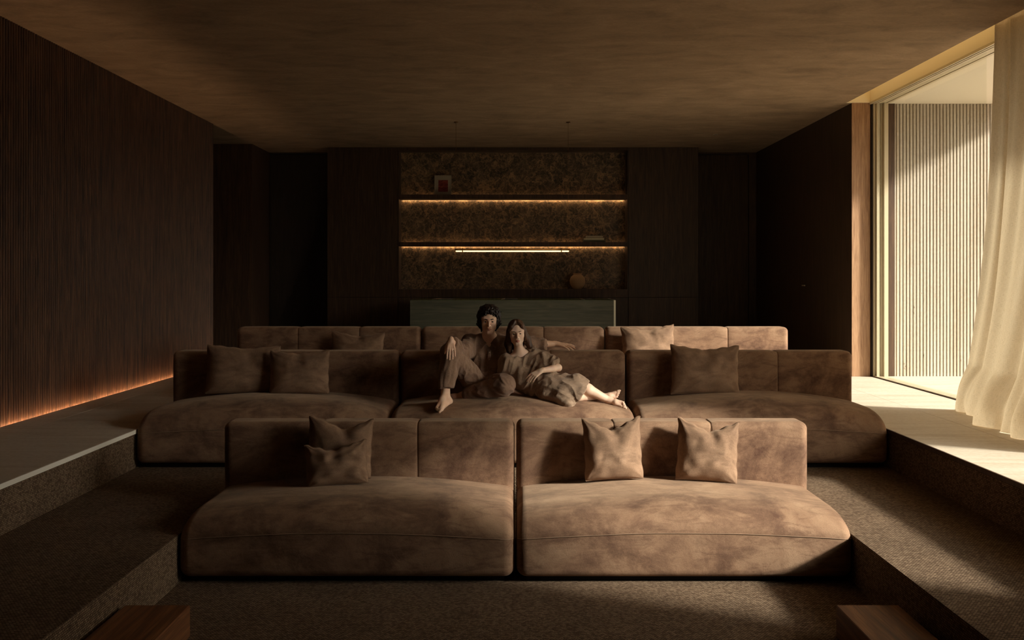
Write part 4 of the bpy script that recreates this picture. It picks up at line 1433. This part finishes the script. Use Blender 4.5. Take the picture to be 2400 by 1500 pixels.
    for sx in (-1, 1):
        T.ball(pel + V3(sx * 0.062, 0, 0.0), 0.104, 0.06)
    T.chain([hip_l, kn_l], [0.108, 0.079], 0.05).chain([kn_l, kn_l + (an_l - kn_l) * 0.5, an_l + V3(0, 0, -0.01)], [0.079, 0.073, 0.060], 0.03)
    T.chain([hip_r + V3(0, 0, 0.005), kn_r], [0.108, 0.088], 0.05).chain([kn_r, kn_r + (an_r - kn_r) * 0.5, an_r], [0.086, 0.070, 0.056], 0.035)
    T.halfspace(PX(1043, 909, 8.28), an_l - kn_l + V3(0.05, 0, 0), 0.11)
    T.halfspace(PX(1088, 924, 8.45), an_r - kn_r, 0.10)
    def dtr(v):
        leg = (v[:, 0] < -0.47)
        f1 = fold_noise(v, 5.5, 15, (0.15, 0.1, 1)); f2 = fold_noise(v, 2.2, 17, (1, 0.3, -0.25)); f3 = fold_noise(v, 6.2, 18, (-0.5, 0.3, 0.6))
        w = np.clip((v[:, 0] + 0.50) / 0.12, 0, 1)
        lowr = np.clip((1.02 - v[:, 2]) / 0.08, 0, 1)
        return 0.0115 * (f1 * (1 - w) + w * (f2 * lowr + f3 * (1 - lowr)))
    person_part('trousers', T, root, SHIRT, 1, dtr)

    # hair: a cap under many wavy locks that fall from the parting
    G = Field(tuple(hc - 0.18), tuple(hc + 0.18), 0.003)
    rnd = random.Random(4)
    G.ell(P(0, 0.028, 0.048), (0.082, 0.098, 0.086), HR, 0.01)
    G.ell(P(0, 0.058, -0.025), (0.078, 0.050, 0.075), HR, 0.02)
    G.ell(P(0, -0.085, -0.030), (0.054, 0.082, 0.098), HR, 0.006, True)
    for n_ in range(260):
        az = rnd.uniform(-math.pi, math.pi)          # 0 = towards the face
        front = math.cos(az)
        pol = rnd.uniform(0.05, 0.9)
        reach_ = 1.45 + rnd.uniform(-0.15, 0.2) if front > 0.55 else 2.25 + rnd.uniform(-0.3, 0.3)
        if front > 0.55: reach_ = 1.12 + 0.55 * abs(math.sin(az)) + rnd.uniform(-0.12, 0.12)
        steps = 9
        w0 = rnd.uniform(0, 6.28); wf = rnd.uniform(5.5, 8.5); wa = rnd.uniform(0.05, 0.11)
        lift = rnd.uniform(0.98, 1.09)
        pts = []
        for s_ in range(steps):
            t_ = s_ / (steps - 1)
            po = pol + (reach_ - pol) * t_
            a_ = az + wa * math.sin(w0 + wf * t_) * (1 + 1.2 * t_)
            rr = lift + 0.075 * math.sin(w0 * 2 + wf * 1.5 * t_) * (0.5 + t_) + 0.05 * t_
            x = 0.088 * rr * math.sin(po) * math.sin(a_)
            y = 0.026 - 0.102 * rr * math.sin(po) * math.cos(a_)
            z = 0.046 + 0.088 * rr * math.cos(po)
            if po > math.pi / 2: z = 0.046 - 0.13 * (po - math.pi / 2) * rr; x *= 1.0 + 0.1 * (po - 1.57)
            if z < 0.03 and y < -0.045 and abs(x) < 0.075: y = -0.045
            pts.append(P(x, y, z))
        r0 = rnd.uniform(0.0058, 0.0088)
        for s_ in range(steps - 1): G.cone(pts[s_], pts[s_ + 1], r0 * (1 - 0.04 * s_), r0 * (1 - 0.04 * (s_ + 1)), 0.0018)
    for n_ in range(150):                             # loose curls on the outside
        az = rnd.uniform(0.75, 2 * math.pi - 0.75); po = rnd.uniform(0.5, 2.35)
        x = 0.094 * math.sin(min(po, 1.57)) * math.sin(az); y = 0.026 - 0.108 * math.sin(min(po, 1.57)) * math.cos(az)
        z = 0.046 + 0.094 * math.cos(po) if po < 1.57 else 0.046 - 0.125 * (po - 1.57)
        if z < 0.03 and y < -0.03: continue
        tdir = unit(V3(rnd.gauss(0, 1), rnd.gauss(0, 1), rnd.gauss(0, 0.6)))
        u_ = unit(np.cross(tdir, V3(0.3, 0.1, 1))); w_ = np.cross(tdir, u_)
        pts = [P(x, y, z) + (u_ * math.cos(q_ * 0.8) + w_ * math.sin(q_ * 0.8)) * 0.011 + tdir * 0.004 * q_ for q_ in range(6)]
        for q_ in range(5): G.cone(pts[q_], pts[q_ + 1], 0.0052, 0.0046, 0.0015)
    for (x, z, l) in ((-0.045, 0.066, 0.022), (-0.060, 0.045, 0.05), (0.060, 0.050, 0.045), (0.066, 0.02, 0.05), (-0.067, 0.015, 0.05), (0.025, 0.080, 0.014)):
        yy = -0.070 if abs(x) < 0.05 else -0.048
        G.cone(P(x, yy, z + 0.014), P(x * 1.1, yy + 0.004, z - l * 0.6), 0.010, 0.005, 0.006)
    person_part('hair', G, root, HAIR_M, 0)
    return root

# ---------------------------------------------------------------- the woman
def woman():
    H = 0.0036
    root = thing('person', 'person with long brown hair in taupe linen dress reclining barefoot beside the seated companion', 'person', (0.26, 8.5, 0.83))
    neck, chest, waist, hips = PX(1219, 829, 8.53), PX(1221, 853, 8.55), PX(1243, 884, 8.52), PX(1268, 902, 8.52)
    sh_l, el_l, wr_l = PX(1187, 849, 8.50), PX(1181, 893, 8.54), PX(1203, 915, 8.50)
    sh_r, el_r, wr_r = PX(1249, 834, 8.56), PX(1308, 862, 8.42), PX(1268, 869, 8.28)
    h1, k1, a1 = PX(1275, 899, 8.52), PX(1350, 898, 8.36), PX(1429, 939, 8.40)
    h2, k2, a2 = PX(1268, 909, 8.48), PX(1322, 925, 8.30), PX(1413, 931, 8.50)
    hc = PX(1211, 781, 8.50); HR = rot(3, 2, -4); hs = 0.93
    F = Field((-0.22, 7.98, 0.72), (1.10, 8.86, 1.56), H)
    P = head(F, hc, HR, hs, False)
    F.cone(P(0, 0.022, -0.055), neck, 0.039, 0.042, 0.025)
    F.cone(neck, sh_l, 0.042, 0.042, 0.04).cone(neck, sh_r, 0.042, 0.042, 0.04)
    ax = unit(sh_r - sh_l)
    for sx in (-1, 1):
        F.cone(chest + ax * sx * 0.065, waist + ax * sx * 0.045, 0.078, 0.068, 0.05)
        F.cone(waist + ax * sx * 0.045, hips + ax * sx * 0.05, 0.068, 0.085, 0.05)
    for a, b, c in ((sh_l, el_l, wr_l), (sh_r, el_r, wr_r)):
        F.chain([a, b], [0.040, 0.032], 0.03).chain([b, b + (c - b) * 0.35, c], [0.032, 0.030, 0.020], 0.014)
    for a, b, c in ((h1, k1, a1), (h2, k2, a2)):
        F.chain([a, b], [0.078, 0.050], 0.03).chain([b, b + (c - b) * 0.35, c], [0.050, 0.048, 0.028], 0.02)
    hand(F, wr_l, wr_l + V3(0.062, 0.030, -0.020), V3(0.1, -0.5, 0.86), -1, (0.15, 0.3, 0.15), 0.10, 0.88, 0.6, 0.021)
    hand(F, wr_r, wr_r + V3(-0.060, -0.030, -0.034), V3(-0.1, -0.75, 0.6), 1, (0.45, 0.3, 0.2), 0.09, 0.88, 0.5, 0.021)
    foot(F, a1, PX(1432, 949, 8.44), PX(1459, 949, 8.33), V3(0.15, -0.55, -0.80), 0.9)
    foot(F, a2, PX(1415, 936, 8.56), PX(1444, 925, 8.50), V3(0.2, 0.3, 0.86), 0.88)
    body, v, q = person_part('body', F, root, SKIN_W, 1)
    face_details(root, P, HR, hs, BROW_W, LIP_W, body, v, q)

    D = Field((-0.25, 8.00, 0.74), (0.78, 8.86, 1.34), 0.0045)
    D.cone(neck + V3(0, 0.01, -0.035), sh_l, 0.055, 0.056, 0.05).cone(neck + V3(0, 0.01, -0.035), sh_r, 0.055, 0.056, 0.05)
    for sx in (-1, 1):
        D.cone(chest + ax * sx * 0.07, waist + ax * sx * 0.058, 0.092, 0.088, 0.05)
        D.cone(waist + ax * sx * 0.058, hips + ax * sx * 0.05, 0.088, 0.100, 0.05)
    D.chain([sh_l, el_l + V3(0, 0, 0.02)], [0.060, 0.060], 0.04)
    D.chain([sh_r, (sh_r + el_r) / 2, el_r + V3(0, 0, 0.012)], [0.060, 0.068, 0.062], 0.04)
    D.cone((sh_r + chest) / 2, (sh_r + el_r) / 2 + V3(-0.03, -0.03, -0.05), 0.06, 0.05, 0.05)
    kk1 = PX(1396, 917, 8.36); kk2 = PX(1345, 944, 8.30)
    D.chain([h1, k1, kk1], [0.108, 0.074, 0.068], 0.05)
    D.chain([h2, k2, kk2], [0.115, 0.086, 0.070], 0.05)
    D.cone(PX(1285, 905, 8.40), PX(1360, 925, 8.27), 0.09, 0.085, 0.05)
    D.cone(PX(1280, 925, 8.34), PX(1330, 945, 8.22), 0.055, 0.045, 0.05)
    # neckline, cuffs, hem
    D.cone(neck + V3(0, -0.02, 0.08), neck + V3(-0.004, -0.030, 0.03), 0.060, 0.062, 0.008, True)
    D.ell(neck + V3(-0.002, -0.035, 0.012), (0.088, 0.10, 0.040), rot(0, 0, -8), 0.006, True)
    D.halfspace(el_l + V3(0, 0, 0.03), el_l - sh_l, 0.085)
    D.halfspace(el_r + (sh_r - el_r) * 0.10, el_r - sh_r + V3(0.02, 0, -0.03), 0.10)
    D.halfspace(PX(1355, 928, 8.30), V3(0.66, 0.10, -0.52), 0.26)
    # hollow at the hem so that the legs come out of cloth
    for a, b in ((k1, kk1), (k2, kk2)):
        D.cone(b - unit(b - a) * 0.10, b + unit(b - a) * 0.10, 0.050, 0.066, 0.01, True)
    def dd(v):
        f1 = fold_noise(v, 1.4, 13, (0.25, 0, 1)); f2 = fold_noise(v, 9.9, 11, (0.75, 0.1, -0.6)); f3 = fold_noise(v, 4.9, 24, (1, 0, 0.3))
        w = np.clip((v[:, 0] - 0.17) / 0.12, 0, 1) * np.clip((1.13 - v[:, 2]) / 0.1, 0, 1)
        return 0.015 * f1 * (1 - w) + 0.011 * f2 * w + 0.003 * f3
    person_part('dress', D, root, DRESS, 1, dd)

    G = Field(tuple(hc - V3(0.19, 0.17, 0.27)), tuple(hc + V3(0.21, 0.17, 0.17)), 0.0032)
    G.ell(P(0, 0.022, 0.044), np.array((0.083, 0.102, 0.090)) * hs, HR, 0.01)
    G.cone(P(-0.074, 0.020, 0.02), P(-0.085, 0.035, -0.10), 0.022, 0.030, 0.03)
    G.cone(P(-0.085, 0.035, -0.10), P(-0.078, 0.045, -0.20), 0.030, 0.022, 0.03)
    G.cone(P(0.072, 0.010, 0.02), P(0.090, 0.020, -0.07), 0.022, 0.032, 0.03)
    G.cone(P(0.090, 0.020, -0.07), P(0.118, 0.012, -0.135), 0.032, 0.026, 0.03)
    G.ell(P(0.002, -0.098, -0.004), np.array((0.060, 0.094, 0.092)) * hs, HR, 0.006, True)
    G.cone(P(-0.006, -0.115, 0.05), P(-0.002, -0.105, 0.083), 0.030, 0.014, 0.01, True)
    G.chain([P(-0.012, -0.045, 0.122), P(-0.050, -0.062, 0.066), P(-0.069, -0.038, 0.005), P(-0.080, -0.006, -0.075)], [0.013, 0.013, 0.014, 0.02], 0.012)
    G.chain([P(0.016, -0.045, 0.122), P(0.050, -0.062, 0.070), P(0.070, -0.034, 0.010), P(0.082, -0.006, -0.065)], [0.013, 0.012, 0.013, 0.02], 0.012)
    G.ell(P(0.0, 0.075, -0.06), (0.080, 0.042, 0.11), HR, 0.03)
    G.cone(P(0.004, -0.100, 0.140), P(0.004, -0.02, 0.150), 0.012, 0.010, 0.012, True)
    def dh(v):
        loc = (v - hc) @ HR
        a = np.arctan2(loc[:, 0] * 1.0, -(loc[:, 1] - 0.02)) 
        lat = np.where(loc[:, 2] > 0.02, a, loc[:, 0] * 14 + loc[:, 1] * 9)
        front = 1 - 0.8 * ((loc[:, 1] < -0.045) & (np.abs(loc[:, 0]) < 0.065))
        return front * 0.0010 * np.sin(a * 42 + 2 * np.sin(loc[:, 2] * 30)) + 0.0009 * front * np.sin(a * 77 + loc[:, 2] * 14) + 0.0012 * front * np.sin(a * 17)
    person_part('hair', G, root, HAIR_W, 2, dh)
    return root
man()
woman()
